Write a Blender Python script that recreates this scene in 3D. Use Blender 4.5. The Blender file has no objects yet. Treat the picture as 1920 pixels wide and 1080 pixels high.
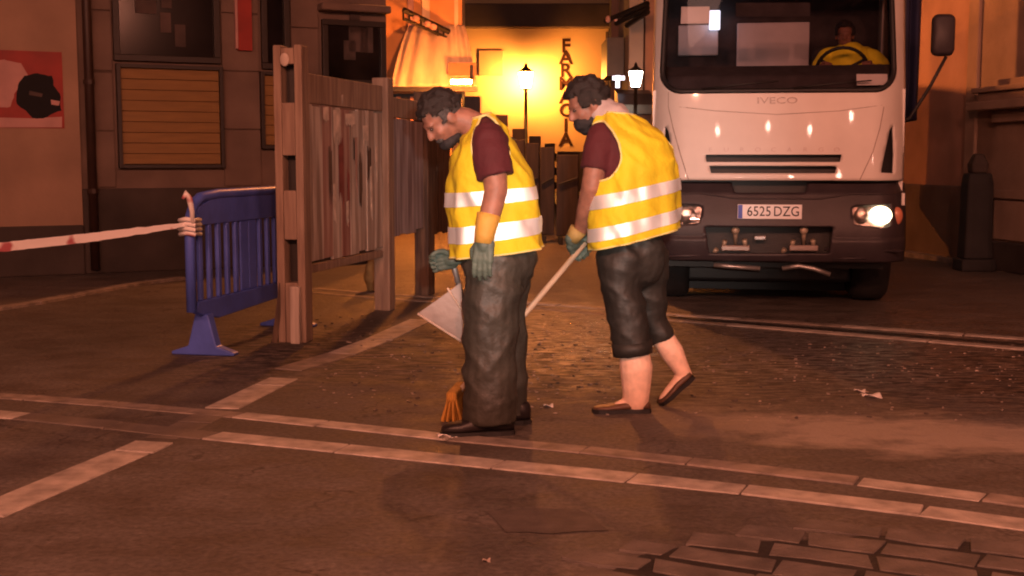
import bpy, bmesh, math, random
from mathutils import Vector, Matrix, noise

random.seed(7)
S = bpy.context.scene
COL = S.collection
R = math.radians
V = Vector

# ------------------------------------------------------------------ camera
CAMH, PITCH, F = 1.27, 5.96, 2300.0
cam = bpy.data.cameras.new('camera')
cam.sensor_width = 36.0
cam.lens = F / 1920.0 * 36.0
cam.clip_end = 400
cam_o = bpy.data.objects.new('camera', cam)
cam_o.location = (0, 0, CAMH)
cam_o.rotation_euler = (R(90 - PITCH), 0, 0)
COL.objects.link(cam_o)
S.camera = cam_o
cth, sth = math.cos(R(PITCH)), math.sin(R(PITCH))

def ray(px, py):
    a, b = (px - 960) / F, (540 - py) / F
    return V((a, cth + b * sth, -sth + b * cth))
def W(px, py, Y):
    d = ray(px, py); t = Y / d.y
    return V((d.x * t, Y, CAMH + d.z * t))
def G(px, py, z=0.0):
    d = ray(px, py); t = (z - CAMH) / d.z
    return V((d.x * t, d.y * t, z))

# ------------------------------------------------------------------ world, sun, town lamps, exposure
wd = bpy.data.worlds.new('World'); S.world = wd; wd.use_nodes = True
bg = wd.node_tree.nodes['Background']
bg.inputs['Color'].default_value = (0.62, 0.24, 0.19, 1)
bg.inputs['Strength'].default_value = 0.055

sun = bpy.data.lights.new('sun', 'SUN')
sun.energy = 0.12; sun.angle = R(12); sun.color = (1, 0.5, 0.38)
sun_o = bpy.data.objects.new('sun', sun); COL.objects.link(sun_o)
sun_o.rotation_euler = (R(50), 0, R(-20))

# the square's own street lamps, behind the camera: the cab's paint mirrors their bulbs
LAMPC = (1, 0.335, 0.2)
def lamp(name, loc, power, col, size):
    l = bpy.data.lights.new(name, 'POINT'); l.energy = power; l.color = col; l.shadow_soft_size = size
    o = bpy.data.objects.new(name, l); o.location = loc; COL.objects.link(o); return o
for x, y, z, p in ((-6.5, -3.0, 5.2, 950), (-2.2, -2.0, 4.6, 1150), (1.2, -2.6, 5.0, 1150), (4.6, -2.2, 4.7, 950),
                   (0.2, -4.6, 6.4, 700), (7.6, -3.4, 5.4, 700)):
    lamp('square_lamp_light', (x, y, z), p * 0.97, LAMPC, 0.16)
for x, y, z in ((-7, -14, 4.6), (-5, -17, 6.4), (-2.6, -13, 4.2), (-1.4, -18, 6.6), (0.6, -14, 4.4), (1.6, -19, 6.6),
                (3.6, -14, 4.4), (4.6, -18, 6.8), (-3.4, -15, 3.2), (7.5, -15, 5.0), (-1.6, -17, 8.4), (0.4, -17, 8.6), (2.4, -17, 8.4), (-4.4, -17, 8.8), (-0.6, -12, 2.9)):
    lamp('far_lamp_light', (x, y, z), 90, (1, 0.5, 0.38), 0.14)
# lane lamp on the shop fronts, above the frame
lamp('lane_lamp_light', (-0.2, 17.0, 4.6), 1150, (1, 0.29, 0.075), 0.15)
# the reporter's lamp on the camera, which the vests' reflective tape throws back
cl = bpy.data.lights.new('camera_lamp', 'SPOT'); cl.energy = 1480; cl.color = (1, 0.78, 0.66)
cl.spot_size = R(26); cl.spot_blend = 1.0; cl.shadow_soft_size = 0.03
clo = bpy.data.objects.new('camera_lamp', cl); clo.location = (0.12, 0.0, CAMH + 0.16); COL.objects.link(clo)
clo.rotation_euler = (R(88.6), 0, R(-1.2))

vs = S.view_settings
vs.view_transform = 'Standard'; vs.look = 'None'; vs.exposure = 0; vs.gamma = 1
vs.use_curve_mapping = False
S.cycles.use_denoising = True
S.cycles.sample_clamp_indirect = 6
S.cycles.max_bounces = 6
S.cycles.filter_width = 2.0

# ------------------------------------------------------------------ materials
def nodes(m):
    m.use_nodes = True
    return m.node_tree.nodes, m.node_tree.links, m.node_tree.nodes['Principled BSDF']

def mat(name, col, rough=0.7, var=0.25, scale=6.0, bump=0.1, bscale=40.0, metal=0.0, coat=0.0,
        stretch=(1, 1, 1), col2=None, spec=0.5, detail=5.0, contrast=(0.3, 0.7), sheen=0):
    m = bpy.data.materials.new(name)
    N, L, b = nodes(m)
    tc = N.new('ShaderNodeTexCoord')
    mp = N.new('ShaderNodeMapping'); mp.inputs['Scale'].default_value = stretch
    L.new(tc.outputs['Object'], mp.inputs['Vector'])
    n = N.new('ShaderNodeTexNoise'); n.inputs['Scale'].default_value = scale; n.inputs['Detail'].default_value = detail
    L.new(mp.outputs['Vector'], n.inputs['Vector'])
    r = N.new('ShaderNodeValToRGB')
    r.color_ramp.elements[0].position = contrast[0]; r.color_ramp.elements[1].position = contrast[1]
    c1 = tuple(max(0, c * (1 - var)) for c in col) if col2 is None else col2
    c2 = tuple(min(1, c * (1 + var)) for c in col) if col2 is None else col
    r.color_ramp.elements[0].color = (*c1, 1); r.color_ramp.elements[1].color = (*c2, 1)
    L.new(n.outputs['Fac'], r.inputs['Fac'])
    L.new(r.outputs['Color'], b.inputs['Base Color'])
    b.inputs['Roughness'].default_value = rough
    b.inputs['Metallic'].default_value = metal
    b.inputs['Coat Weight'].default_value = coat
    b.inputs['Coat Roughness'].default_value = 0.03
    b.inputs['Specular IOR Level'].default_value = spec
    if sheen: b.inputs['Sheen Weight'].default_value = sheen
    if bump:
        n2 = N.new('ShaderNodeTexNoise'); n2.inputs['Scale'].default_value = bscale; n2.inputs['Detail'].default_value = 4
        L.new(mp.outputs['Vector'], n2.inputs['Vector'])
        bp = N.new('ShaderNodeBump'); bp.inputs['Strength'].default_value = bump; bp.inputs['Distance'].default_value = 0.02
        L.new(n2.outputs['Fac'], bp.inputs['Height']); L.new(bp.outputs['Normal'], b.inputs['Normal'])
    return m

def emit(name, col, strength):
    m = bpy.data.materials.new(name)
    N, L, b = nodes(m)
    b.inputs['Base Color'].default_value = (*[min(1, c) for c in col], 1)
    b.inputs['Emission Color'].default_value = (*col, 1)
    b.inputs['Emission Strength'].default_value = strength
    return m

def glass(name, tint=(0.8, 0.8, 0.8), refl=0.1, rough=0.02):
    m = bpy.data.materials.new(name)
    N, L, b = nodes(m)
    N.remove(b)
    t = N.new('ShaderNodeBsdfTransparent'); t.inputs['Color'].default_value = (*tint, 1)
    g = N.new('ShaderNodeBsdfGlossy'); g.inputs['Roughness'].default_value = rough
    x = N.new('ShaderNodeMixShader')
    fr = N.new('ShaderNodeFresnel'); fr.inputs['IOR'].default_value = 1.45
    L.new(fr.outputs['Fac'], x.inputs['Fac'])
    L.new(t.outputs['BSDF'], x.inputs[1]); L.new(g.outputs['BSDF'], x.inputs[2])
    L.new(x.outputs['Shader'], N['Material Output'].inputs['Surface'])
    return m

def ground_mat():
    m = bpy.data.materials.new('worn_paving')
    N, L, b = nodes(m)
    tc = N.new('ShaderNodeTexCoord')
    def nz(scale, det, st=(1, 1, 1)):
        mp = N.new('ShaderNodeMapping'); mp.inputs['Scale'].default_value = st
        L.new(tc.outputs['Object'], mp.inputs['Vector'])
        n = N.new('ShaderNodeTexNoise'); n.inputs['Scale'].default_value = scale; n.inputs['Detail'].default_value = det
        n.inputs['Roughness'].default_value = 0.62
        L.new(mp.outputs['Vector'], n.inputs['Vector']); return n
    big = nz(0.55, 3); mid = nz(2.6, 6, (1, 1.4, 1)); fine = nz(38, 5)
    r1 = N.new('ShaderNodeValToRGB')
    e = r1.color_ramp.elements
    e[0].position = 0.32; e[0].color = (0.1, 0.088, 0.078, 1)
    e[1].position = 0.7; e[1].color = (0.168, 0.148, 0.132, 1)
    L.new(big.outputs['Fac'], r1.inputs['Fac'])
    r2 = N.new('ShaderNodeValToRGB')
    e = r2.color_ramp.elements
    e[0].position = 0.33; e[0].color = (0.62, 0.57, 0.53, 1); e[1].position = 0.62; e[1].color = (1, 1, 1, 1)
    L.new(mid.outputs['Fac'], r2.inputs['Fac'])
    r3 = N.new('ShaderNodeValToRGB')
    e = r3.color_ramp.elements
    e[0].position = 0.3; e[0].color = (0.55, 0.53, 0.51, 1); e[1].position = 0.7; e[1].color = (1.25, 1.24, 1.22, 1)
    L.new(fine.outputs['Fac'], r3.inputs['Fac'])
    def mul(a, c):
        x = N.new('ShaderNodeMix'); x.data_type = 'RGBA'; x.blend_type = 'MULTIPLY'
        x.inputs['Factor'].default_value = 1
        L.new(a, x.inputs['A']); L.new(c, x.inputs['B']); return x.outputs['Result']
    # a band of dry swept dust across the road, and the wet littered stretch behind it, with ragged edges
    sep = N.new('ShaderNodeSeparateXYZ'); L.new(tc.outputs['Object'], sep.inputs['Vector'])
    def mth(op, a, b_):
        n = N.new('ShaderNodeMath'); n.operation = op
        for k, q in enumerate((a, b_)):
            if isinstance(q, (int, float)): n.inputs[k].default_value = q
            else: L.new(q, n.inputs[k])
        return n.outputs[0]
    def band(y0, slope, half, xlo, soft):
        d = mth('ABSOLUTE', mth('SUBTRACT', mth('ADD', sep.outputs['Y'], mth('MULTIPLY', sep.outputs['X'], slope)), y0), 0)
        d = mth('ADD', d, mth('MULTIPLY', mth('SUBTRACT', mid.outputs['Fac'], 0.5), 1.6))
        a = mth('SUBTRACT', 1.0, mth('DIVIDE', d, half)); a = mth('MULTIPLY', a, 1.4)
        e_ = mth('DIVIDE', mth('SUBTRACT', sep.outputs['X'], xlo), soft)
        n = N.new('ShaderNodeMath'); n.operation = 'MULTIPLY'; n.use_clamp = True
        c1 = N.new('ShaderNodeClamp'); L.new(a, c1.inputs['Value']); c2 = N.new('ShaderNodeClamp'); L.new(e_, c2.inputs['Value'])
        L.new(c1.outputs[0], n.inputs[0]); L.new(c2.outputs[0], n.inputs[1]); return n.outputs[0]
    base = mul(mul(r1.outputs['Color'], r2.outputs['Color']), r3.outputs['Color'])
    vo = N.new('ShaderNodeTexVoronoi'); vo.feature = 'DISTANCE_TO_EDGE'; vo.inputs['Scale'].default_value = 1.7
    wv = N.new('ShaderNodeMix'); wv.data_type = 'RGBA'; wv.blend_type = 'ADD'; wv.inputs['Factor'].default_value = 0.35
    L.new(tc.outputs['Object'], wv.inputs['A']); L.new(nz(5, 3).outputs['Color'], wv.inputs['B']); L.new(wv.outputs['Result'], vo.inputs['Vector'])
    vr = N.new('ShaderNodeValToRGB'); e = vr.color_ramp.elements
    e[0].position = 0.004; e[0].color = (0.45, 0.42, 0.4, 1); e[1].position = 0.022; e[1].color = (1, 1, 1, 1)
    L.new(vo.outputs['Distance'], vr.inputs['Fac'])
    cm = N.new('ShaderNodeValToRGB'); cm.color_ramp.elements[0].position = 0.5; cm.color_ramp.elements[1].position = 0.6
    L.new(nz(1.1, 2).outputs['Fac'], cm.inputs['Fac'])
    cx_ = N.new('ShaderNodeMix'); cx_.data_type = 'RGBA'; cx_.blend_type = 'MULTIPLY'
    L.new(cm.outputs['Color'], cx_.inputs['Factor']); L.new(base, cx_.inputs['A']); L.new(vr.outputs['Color'], cx_.inputs['B'])
    base = cx_.outputs['Result']
    def over(a, fac, col):
        x = N.new('ShaderNodeMix'); x.data_type = 'RGBA'; L.new(fac, x.inputs['Factor'])
        L.new(a, x.inputs['A']); x.inputs['B'].default_value = (*col, 1); return x.outputs['Result']
    base = over(base, band(6.0, 0.2, 0.5, 0.6, 0.8), (0.33, 0.28, 0.235))
    grit = nz(14, 6, (0.5, 1.6, 1)); gr = N.new('ShaderNodeValToRGB'); e = gr.color_ramp.elements
    e[0].position = 0.43; e[0].color = (0.2, 0.185, 0.175, 1); e[1].position = 0.6; e[1].color = (1.7, 1.6, 1.5, 1)
    L.new(grit.outputs['Fac'], gr.inputs['Fac'])
    x = N.new('ShaderNodeMix'); x.data_type = 'RGBA'; x.blend_type = 'MULTIPLY'
    L.new(band(8.0, 0.2, 1.8, -2.4, 0.6), x.inputs['Factor']); L.new(base, x.inputs['A']); L.new(gr.outputs['Color'], x.inputs['B'])
    L.new(x.outputs['Result'], b.inputs['Base Color'])
    rr = N.new('ShaderNodeMapRange'); rr.inputs['To Min'].default_value = 0.64; rr.inputs['To Max'].default_value = 0.85
    rr.inputs['From Min'].default_value = 0.35; rr.inputs['From Max'].default_value = 0.62
    L.new(mid.outputs['Fac'], rr.inputs['Value'])
    wet = mth('MULTIPLY', band(9.0, 0.2, 3.0, -0.4, 0.8), mth('MULTIPLY', gr.outputs['Color'], 0.75))
    wr = N.new('ShaderNodeMix'); L.new(wet, wr.inputs[0]); L.new(rr.outputs['Result'], wr.inputs[2]); wr.inputs[3].default_value = 0.26
    L.new(wr.outputs[0], b.inputs['Roughness'])
    bp = N.new('ShaderNodeBump'); bp.inputs['Strength'].default_value = 0.5; bp.inputs['Distance'].default_value = 0.015
    L.new(fine.outputs['Fac'], bp.inputs['Height'])
    bp2 = N.new('ShaderNodeBump'); bp2.inputs['Strength'].default_value = 0.5; bp2.inputs['Distance'].default_value = 0.05
    L.new(mid.outputs['Fac'], bp2.inputs['Height']); L.new(bp.outputs['Normal'], bp2.inputs['Normal'])
    L.new(bp2.outputs['Normal'], b.inputs['Normal'])
    return m

M = {}
M['ground'] = ground_mat()
M['strip'] = mat('pale_kerbstone', (0.4, 0.355, 0.31), 0.75, 0.38, 9, 0.3, 60)
M['strip_worn'] = mat('worn_kerbstone', (0.24, 0.2, 0.17), 0.75, 0.42, 9, 0.3, 60)
M['strip_dark'] = mat('stained_kerbstone', (0.15, 0.125, 0.105), 0.7, 0.3, 5, 0.3, 60)
M['sett'] = mat('sett_stone', (0.115, 0.098, 0.086), 0.85, 0.35, 7, 0.4, 50)
M['dirt'] = mat('joint_dirt', (0.018, 0.014, 0.012), 0.85, 0.3, 9, 0.4, 50)
M['dust'] = mat('dry_dust', (0.34, 0.29, 0.25), 0.9, 0.3, 4, 0.3, 40)
M['slabdark'] = mat('dark_slab', (0.085, 0.07, 0.06), 0.95, 0.3, 9, 0.3, 40)
M['plaster'] = mat('ochre_plaster', (0.33, 0.215, 0.15), 0.85, 0.22, 1.3, 0.25, 30)
M['stone'] = mat('brown_stone', (0.165, 0.115, 0.092), 0.8, 0.25, 2.0, 0.3, 30)
M['stone_dark'] = mat('dark_stone', (0.05, 0.038, 0.033), 0.8, 0.3, 2.0, 0.3, 30)
M['rplaster'] = mat('russet_plaster', (0.46, 0.27, 0.2), 0.9, 0.25, 1.2, 0.25, 30)
M['rstone'] = mat('right_stone', (0.36, 0.25, 0.19), 0.85, 0.25, 1.6, 0.3, 30)
M['pharm'] = mat('pharmacy_plaster', (0.55, 0.4, 0.24), 0.85, 0.1, 0.5, 0.1, 10)
M['cornice'] = mat('brown_cornice', (0.085, 0.06, 0.055), 0.8, 0.2, 1, 0.1, 10)
M['frame'] = mat('dark_window_frame', (0.02, 0.014, 0.012), 0.5, 0.2, 6, 0.05)
M['pane'] = mat('dark_pane', (0.012, 0.009, 0.009), 0.16, 0.6, 2, 0.0, spec=0.2)
M['curtain'] = mat('window_goods', (0.06, 0.04, 0.035), 0.7, 0.7, 3, 0.0)
M['slat'] = mat('mustard_slat', (0.24, 0.13, 0.034), 0.6, 0.15, 3, 0.1, 20, stretch=(1, 1, 8))
M['pipe'] = mat('drain_pipe', (0.035, 0.018, 0.014), 0.5, 0.2, 6, 0.1)
M['red'] = mat('red_sheet', (0.3, 0.025, 0.018), 0.6, 0.25, 3, 0.05)
M['pink'] = mat('pink_edge', (0.5, 0.28, 0.26), 0.7, 0.15, 3, 0.05)
M['black'] = mat('black_plastic', (0.012, 0.011, 0.012), 0.55, 0.3, 6, 0.1)
M['bumper'] = mat('grey_bumper_plastic', (0.035, 0.028, 0.034), 0.5, 0.25, 5, 0.15, 80)
M['tyre'] = mat('tyre_rubber', (0.012, 0.012, 0.013), 0.85, 0.3, 8, 0.2)
M['white'] = mat('white_cab_paint', (0.68, 0.655, 0.63), 0.4, 0.07, 3.5, 0.0, 6, coat=0.7)
M['steel'] = mat('dull_steel', (0.4, 0.4, 0.4), 0.4, 0.3, 8, 0.1, metal=0.8)
M['brass'] = mat('nozzle_brass', (0.4, 0.34, 0.26), 0.5, 0.3, 8, 0.1, metal=0.4)
M['glass'] = glass('cab_glass', (0.72, 0.7, 0.72))
M['seatcloth'] = mat('cab_lining', (0.05, 0.04, 0.042), 0.9, 0.3, 8, 0.1)
M['rearwin'] = mat('lit_rear_window', (0.62, 0.6, 0.64), 0.8, 0.12, 3, 0.05)  # pale colour stands in for the light seen in the rear windows
M['paper'] = mat('paper', (0.75, 0.72, 0.7), 0.8, 0.05, 5, 0.02)
M['blue'] = mat('blue_barrier_plastic', (0.075, 0.13, 0.56), 0.45, 0.2, 4, 0.1, 30)
M['navy'] = mat('navy_cloth', (0.015, 0.018, 0.06), 0.8, 0.3, 3, 0.1)
def wood(name, c, c2, cont=(0.4, 0.6), sc=3):
    return mat(name, c, 0.75, 0.2, sc, 0.35, 25, stretch=(9, 9, 0.7), col2=c2, contrast=cont)
M['wood'] = wood('weathered_timber', (0.33, 0.24, 0.18), (0.2, 0.135, 0.1), (0.35, 0.68))
M['wood_dark'] = wood('dark_timber', (0.12, 0.075, 0.05), (0.05, 0.03, 0.022))
M['peel'] = wood('peeling_painted_board', (0.54, 0.47, 0.41), (0.25, 0.19, 0.155), (0.38, 0.64), 1.5)
M['peel_red'] = wood('red_stained_board', (0.42, 0.3, 0.25), (0.22, 0.09, 0.075), (0.34, 0.7), 1.3)
M['peel_grey'] = wood('grey_poster_board', (0.4, 0.36, 0.38), (0.16, 0.12, 0.13), (0.36, 0.66), 1.6)
M['scrap'] = mat('torn_poster_scrap', (0.52, 0.43, 0.36), 0.85, 0.4, 9, 0.15)
M['vest'] = mat('fluorescent_yellow_cloth', (0.6, 0.475, 0.012), 0.8, 0.12, 5, 0.5, 16)
M['driver_vest'] = mat('driver_yellow_cloth', (0.9, 0.78, 0.03), 0.8, 0.1, 5, 0.4, 16)
M['trim'] = mat('vest_binding', (0.62, 0.54, 0.2), 0.7, 0.06, 5, 0.1)
M['maroon'] = mat('maroon_cotton', (0.062, 0.006, 0.01), 0.85, 0.15, 6, 0.45, 18)
M['trouser'] = mat('dark_work_trousers', (0.04, 0.039, 0.032), 0.55, 0.3, 5, 0.55, 14)
M['trouser2'] = mat('black_work_trousers', (0.018, 0.017, 0.015), 0.6, 0.3, 5, 0.6, 9)
M['skin'] = mat('skin', (0.24, 0.112, 0.078), 0.55, 0.22, 22, 0.08, 60)
M['skinleg'] = mat('lightened_leg_skin', (0.78, 0.53, 0.41), 0.55, 0.14, 26, 0.08, 60)  # lightened copy for the legs, where less lamplight falls
for k in ('skin', 'skinleg'):
    M[k].node_tree.nodes['Principled BSDF'].inputs['Subsurface Weight'].default_value = 0.06
M['hair'] = mat('dark_hair', (0.016, 0.011, 0.01), 0.6, 0.4, 30, 0.6, 90, stretch=(1, 1, 3))
M['hairgrey'] = mat('greying_hair', (0.045, 0.04, 0.04), 0.65, 0.4, 30, 0.6, 90)
M['mask'] = mat('black_face_mask', (0.012, 0.01, 0.012), 0.8, 0.3, 9, 0.3)
M['glove'] = mat('grey_green_glove', (0.08, 0.12, 0.1), 0.6, 0.2, 9, 0.25)
M['cuff'] = mat('yellow_glove_cuff', (0.5, 0.3, 0.055), 0.7, 0.12, 9, 0.2)
M['cuff2'] = mat('olive_glove_cuff', (0.3, 0.22, 0.07), 0.7, 0.12, 9, 0.2)
M['shoe'] = mat('dark_shoe', (0.016, 0.012, 0.013), 0.45, 0.3, 9, 0.15)
M['shoe2'] = mat('brown_shoe', (0.1, 0.05, 0.03), 0.55, 0.3, 9, 0.15)
M['collar'] = mat('pale_grey_neck_cloth', (0.36, 0.29, 0.28), 0.85, 0.15, 9, 0.3, 18)
M['eye'] = mat('eye', (0.06, 0.04, 0.035), 0.2, 0.1, 9, 0)
M['broomwood'] = mat('pale_broom_handle', (0.55, 0.42, 0.3), 0.5, 0.12, 5, 0.1)
M['bristle'] = mat('yellow_bristles', (0.5, 0.24, 0.04), 0.7, 0.4, 40, 0.4, 80, stretch=(6, 6, 0.6))
M['pan'] = mat('grey_scoop_metal', (0.27, 0.22, 0.2), 0.5, 0.2, 5, 0.15, 20, metal=0.1)
M['tape'] = None
M['awning'] = mat('cream_awning_cloth', (0.6, 0.45, 0.34), 0.85, 0.2, 2.2, 0.2, 8, stretch=(3, 1, 0.5))
M['iron'] = mat('black_iron', (0.012, 0.01, 0.01), 0.5, 0.2, 6, 0.1)
M['shopdark'] = mat('dark_shopfront', (0.03, 0.018, 0.016), 0.4, 0.5, 2, 0.05)
M['shoporange'] = mat('orange_shop_wall', (0.5, 0.24, 0.1), 0.7, 0.2, 2, 0.05)
M['hung'] = mat('shaded_hung_sign', (0.16, 0.075, 0.05), 0.8, 0.2, 3, 0.05)  # darkened brown: the sign's shade is put into its colour
M['blind'] = mat('faded_blind', (0.42, 0.26, 0.17), 0.85, 0.15, 1.5, 0.05)
M['markred'] = mat('faded_red_paint', (0.2, 0.055, 0.045), 0.8, 0.4, 9, 0.1)
M['purple'] = mat('dull_mauve_plaster', (0.16, 0.1, 0.1), 0.85, 0.25, 1, 0.1)
M['greycol'] = mat('grey_column_stone', (0.4, 0.34, 0.31), 0.8, 0.15, 1.4, 0.1)
M['darkpost'] = mat('dark_barrier_timber', (0.03, 0.018, 0.016), 0.7, 0.4, 3, 0.3, 25, stretch=(6, 6, 0.6))
M['binmat'] = mat('dark_post_stone', (0.02, 0.019, 0.02), 0.8, 0.3, 4, 0.1)
M['sack'] = mat('ochre_sack', (0.3, 0.2, 0.08), 0.85, 0.25, 7, 0.4, 14)
M['litter'] = mat('pale_litter', (0.32, 0.26, 0.22), 0.6, 0.4, 9, 0.1)
M['litterdark'] = mat('dark_litter', (0.1, 0.08, 0.068), 0.6, 0.4, 9, 0.1)
M['sodium'] = emit('sodium_lantern', (1.0, 0.33, 0.052), 760)
M['whitelamp'] = emit('white_lantern', (1.0, 0.86, 0.66), 45)
M['shoplamp'] = emit('shop_lamp', (1.0, 0.25, 0.034), 3000)
M['sign_and_glint'] = emit('lit_sign_and_glint', (0.85, 0.85, 1.0), 2.2)
M['headlamp'] = emit('lit_headlamp', (1.0, 0.78, 0.5), 5)
M['amber'] = mat('amber_indicator', (0.55, 0.2, 0.12), 0.25, 0.1, 9, 0)
M['lens'] = mat('headlamp_reflector', (0.6, 0.55, 0.5), 0.2, 0.4, 30, 0.4, 30, metal=0.7)
M['plate'] = mat('number_plate_white', (0.85, 0.85, 0.87), 0.3, 0.03, 9, 0)
M['ink'] = mat('black_ink', (0.012, 0.012, 0.014), 0.95, 0.1, 9, 0)
M['plateblue'] = mat('plate_blue', (0.03, 0.06, 0.5), 0.4, 0.1, 9, 0)
M['badge'] = mat('dull_chrome_badge', (0.27, 0.22, 0.2), 0.4, 0.1, 9, 0, metal=0.5)
M['badge2'] = mat('pale_lettering', (0.6, 0.52, 0.5), 0.4, 0.1, 9, 0)
M['signred'] = mat('sign_letter', (0.03, 0.006, 0.003), 0.95, 0.2, 9, 0)

def stripe_mat():
    m = bpy.data.materials.new('reflective_tape')
    N, L, b = nodes(m)
    b.inputs['Base Color'].default_value = (0.95, 0.98, 1, 1)
    b.inputs['Metallic'].default_value = 0.75
    b.inputs['Roughness'].default_value = 0.57
    n = N.new('ShaderNodeTexNoise'); n.inputs['Scale'].default_value = 60
    bp = N.new('ShaderNodeBump'); bp.inputs['Strength'].default_value = 0.12; bp.inputs['Distance'].default_value = 0.01
    L.new(n.outputs['Fac'], bp.inputs['Height']); L.new(bp.outputs['Normal'], b.inputs['Normal'])
    return m
M['stripe'] = stripe_mat()

def tape_mat():
    m = bpy.data.materials.new('barrier_tape')
    N, L, b = nodes(m)
    tc = N.new('ShaderNodeTexCoord')
    w = N.new('ShaderNodeTexNoise'); w.inputs['Scale'].default_value = 5.5; w.inputs['Detail'].default_value = 2
    L.new(tc.outputs['Object'], w.inputs['Vector'])
    r = N.new('ShaderNodeValToRGB')
    r.color_ramp.elements[0].position = 0.53; r.color_ramp.elements[0].color = (0.82, 0.8, 0.8, 1)
    r.color_ramp.elements[1].position = 0.6; r.color_ramp.elements[1].color = (0.42, 0.12, 0.14, 1)
    L.new(w.outputs['Fac'], r.inputs['Fac']); L.new(r.outputs['Color'], b.inputs['Base Color'])
    b.inputs['Roughness'].default_value = 0.4
    return m
M['tape'] = tape_mat()

# ------------------------------------------------------------------ mesh helpers
def cross_frame(d):
    d = d.normalized()
    ref = V((0, 0, 1)) if abs(d.z) < 0.95 else V((0, 1, 0))
    a = d.cross(ref).normalized()
    return a, a.cross(d).normalized()

class MB:
    def __init__(s): s.v = []; s.f = []
    def add(s, vs, fs):
        k = len(s.v); s.v += [V(p) for p in vs]; s.f += [tuple(i + k for i in f) for f in fs]; return s
    def box(s, c, d, m=None):
        x, y, z = d[0] / 2, d[1] / 2, d[2] / 2
        ps = [V((a * x, b * y, e * z)) for a in (-1, 1) for b in (-1, 1) for e in (-1, 1)]
        if m is not None: ps = [m @ p for p in ps]
        ps = [p + V(c) for p in ps]
        return s.add(ps, [(0, 1, 3, 2), (4, 6, 7, 5), (0, 4, 5, 1), (2, 3, 7, 6), (0, 2, 6, 4), (1, 5, 7, 3)])
    def bb(s, x0, x1, y0, y1, z0, z1):
        return s.box(((x0 + x1) / 2, (y0 + y1) / 2, (z0 + z1) / 2), (x1 - x0, y1 - y0, z1 - z0))
    def prism(s, poly, vec):
        n = len(poly); vec = V(vec)
        return s.add([V(p) for p in poly] + [V(p) + vec for p in poly],
                     [tuple(range(n))[::-1], tuple(range(n, 2 * n))] + [(i, (i + 1) % n, n + (i + 1) % n, n + i) for i in range(n)])
    def loft(s, rings, cap=True):
        n = len(rings[0]); vs = [p for r in rings for p in r]; fs = []
        for k in range(len(rings) - 1):
            for i in range(n):
                j = (i + 1) % n
                fs.append((k * n + i, k * n + j, (k + 1) * n + j, (k + 1) * n + i))
        if cap:
            fs.append(tuple(range(n))[::-1]); fs.append(tuple((len(rings) - 1) * n + i for i in range(n)))
        return s.add(vs, fs)
    def tube(s, path, r, n=8, cap=True, closed=False):
        path = [V(p) for p in path]; m = len(path)
        if not isinstance(r, (list, tuple)): r = [r] * m
        rings = []; a = None
        for i, p in enumerate(path):
            if closed: d = path[(i + 1) % m] - path[i - 1]
            else: d = path[min(i + 1, m - 1)] - path[max(i - 1, 0)]
            d = d.normalized()
            if a is None: a, b = cross_frame(d)
            else:
                a = (a - d * a.dot(d)).normalized()
            b = d.cross(a)
            rings.append([p + (a * math.cos(t) + b * math.sin(t)) * r[i] for t in (2 * math.pi * k / n for k in range(n))])
        if closed: rings.append(rings[0]); cap = False
        return s.loft(rings, cap)
    def limb(s, path, r, n=12, flat=False):
        """tube with rounded ends"""
        path = [V(p) for p in path]; r = list(r)
        d0 = (path[0] - path[1]).normalized(); d1 = (path[-1] - path[-2]).normalized()
        P = [path[0] + d0 * r[0] * 0.9, path[0] + d0 * r[0] * 0.6] + path + [path[-1] + d1 * r[-1] * 0.6, path[-1] + d1 * r[-1] * 0.9]
        Q = [r[0] * 0.35, r[0] * 0.78] + r + [r[-1] * 0.78, r[-1] * 0.35]
        if flat: P, Q = P[:-2], Q[:-2]
        return s.tube(P, Q, n)
    def ell(s, c, rad, m=None, nu=16, nv=10):
        c = V(c); vs = []; fs = []
        for j in range(1, nv):
            ph = math.pi * j / nv
            for i in range(nu):
                th = 2 * math.pi * i / nu
                p = V((rad[0] * math.sin(ph) * math.cos(th), rad[1] * math.sin(ph) * math.sin(th), rad[2] * math.cos(ph)))
                vs.append(c + (m @ p if m is not None else p))
        for j in range(nv - 2):
            for i in range(nu):
                k = (i + 1) % nu
                fs.append((j * nu + i, (j + 1) * nu + i, (j + 1) * nu + k, j * nu + k))
        tp = V((0, 0, rad[2])); t = len(vs)
        vs += [c + (m @ tp if m is not None else tp), c - (m @ tp if m is not None else tp)]
        for i in range(nu):
            k = (i + 1) % nu
            fs.append((t, i, k)); fs.append((t + 1, (nv - 2) * nu + k, (nv - 2) * nu + i))
        return s.add(vs, fs)
    def lathe(s, prof, c, axis='x', n=28):
        rings = []
        for (r, h) in prof:
            ring = []
            for k in range(n):
                t = 2 * math.pi * k / n
                p = {'x': (h, r * math.cos(t), r * math.sin(t)), 'z': (r * math.cos(t), r * math.sin(t), h),
                     'y': (r * math.cos(t), h, r * math.sin(t))}[axis]
                ring.append(V(c) + V(p))
            rings.append(ring)
        return s.loft(rings)
    def mesh(s, name):
        me = bpy.data.meshes.new(name)
        me.from_pydata([tuple(p) for p in s.v], [], s.f)
        bm = bmesh.new(); bm.from_mesh(me)
        bmesh.ops.recalc_face_normals(bm, faces=bm.faces)
        bm.to_mesh(me); bm.free()
        return me
    def build(s, name, m, parent=None, smooth=False, bevel=0, auto=None):
        return link(name, s.mesh(name), m, parent, smooth, bevel)

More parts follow.
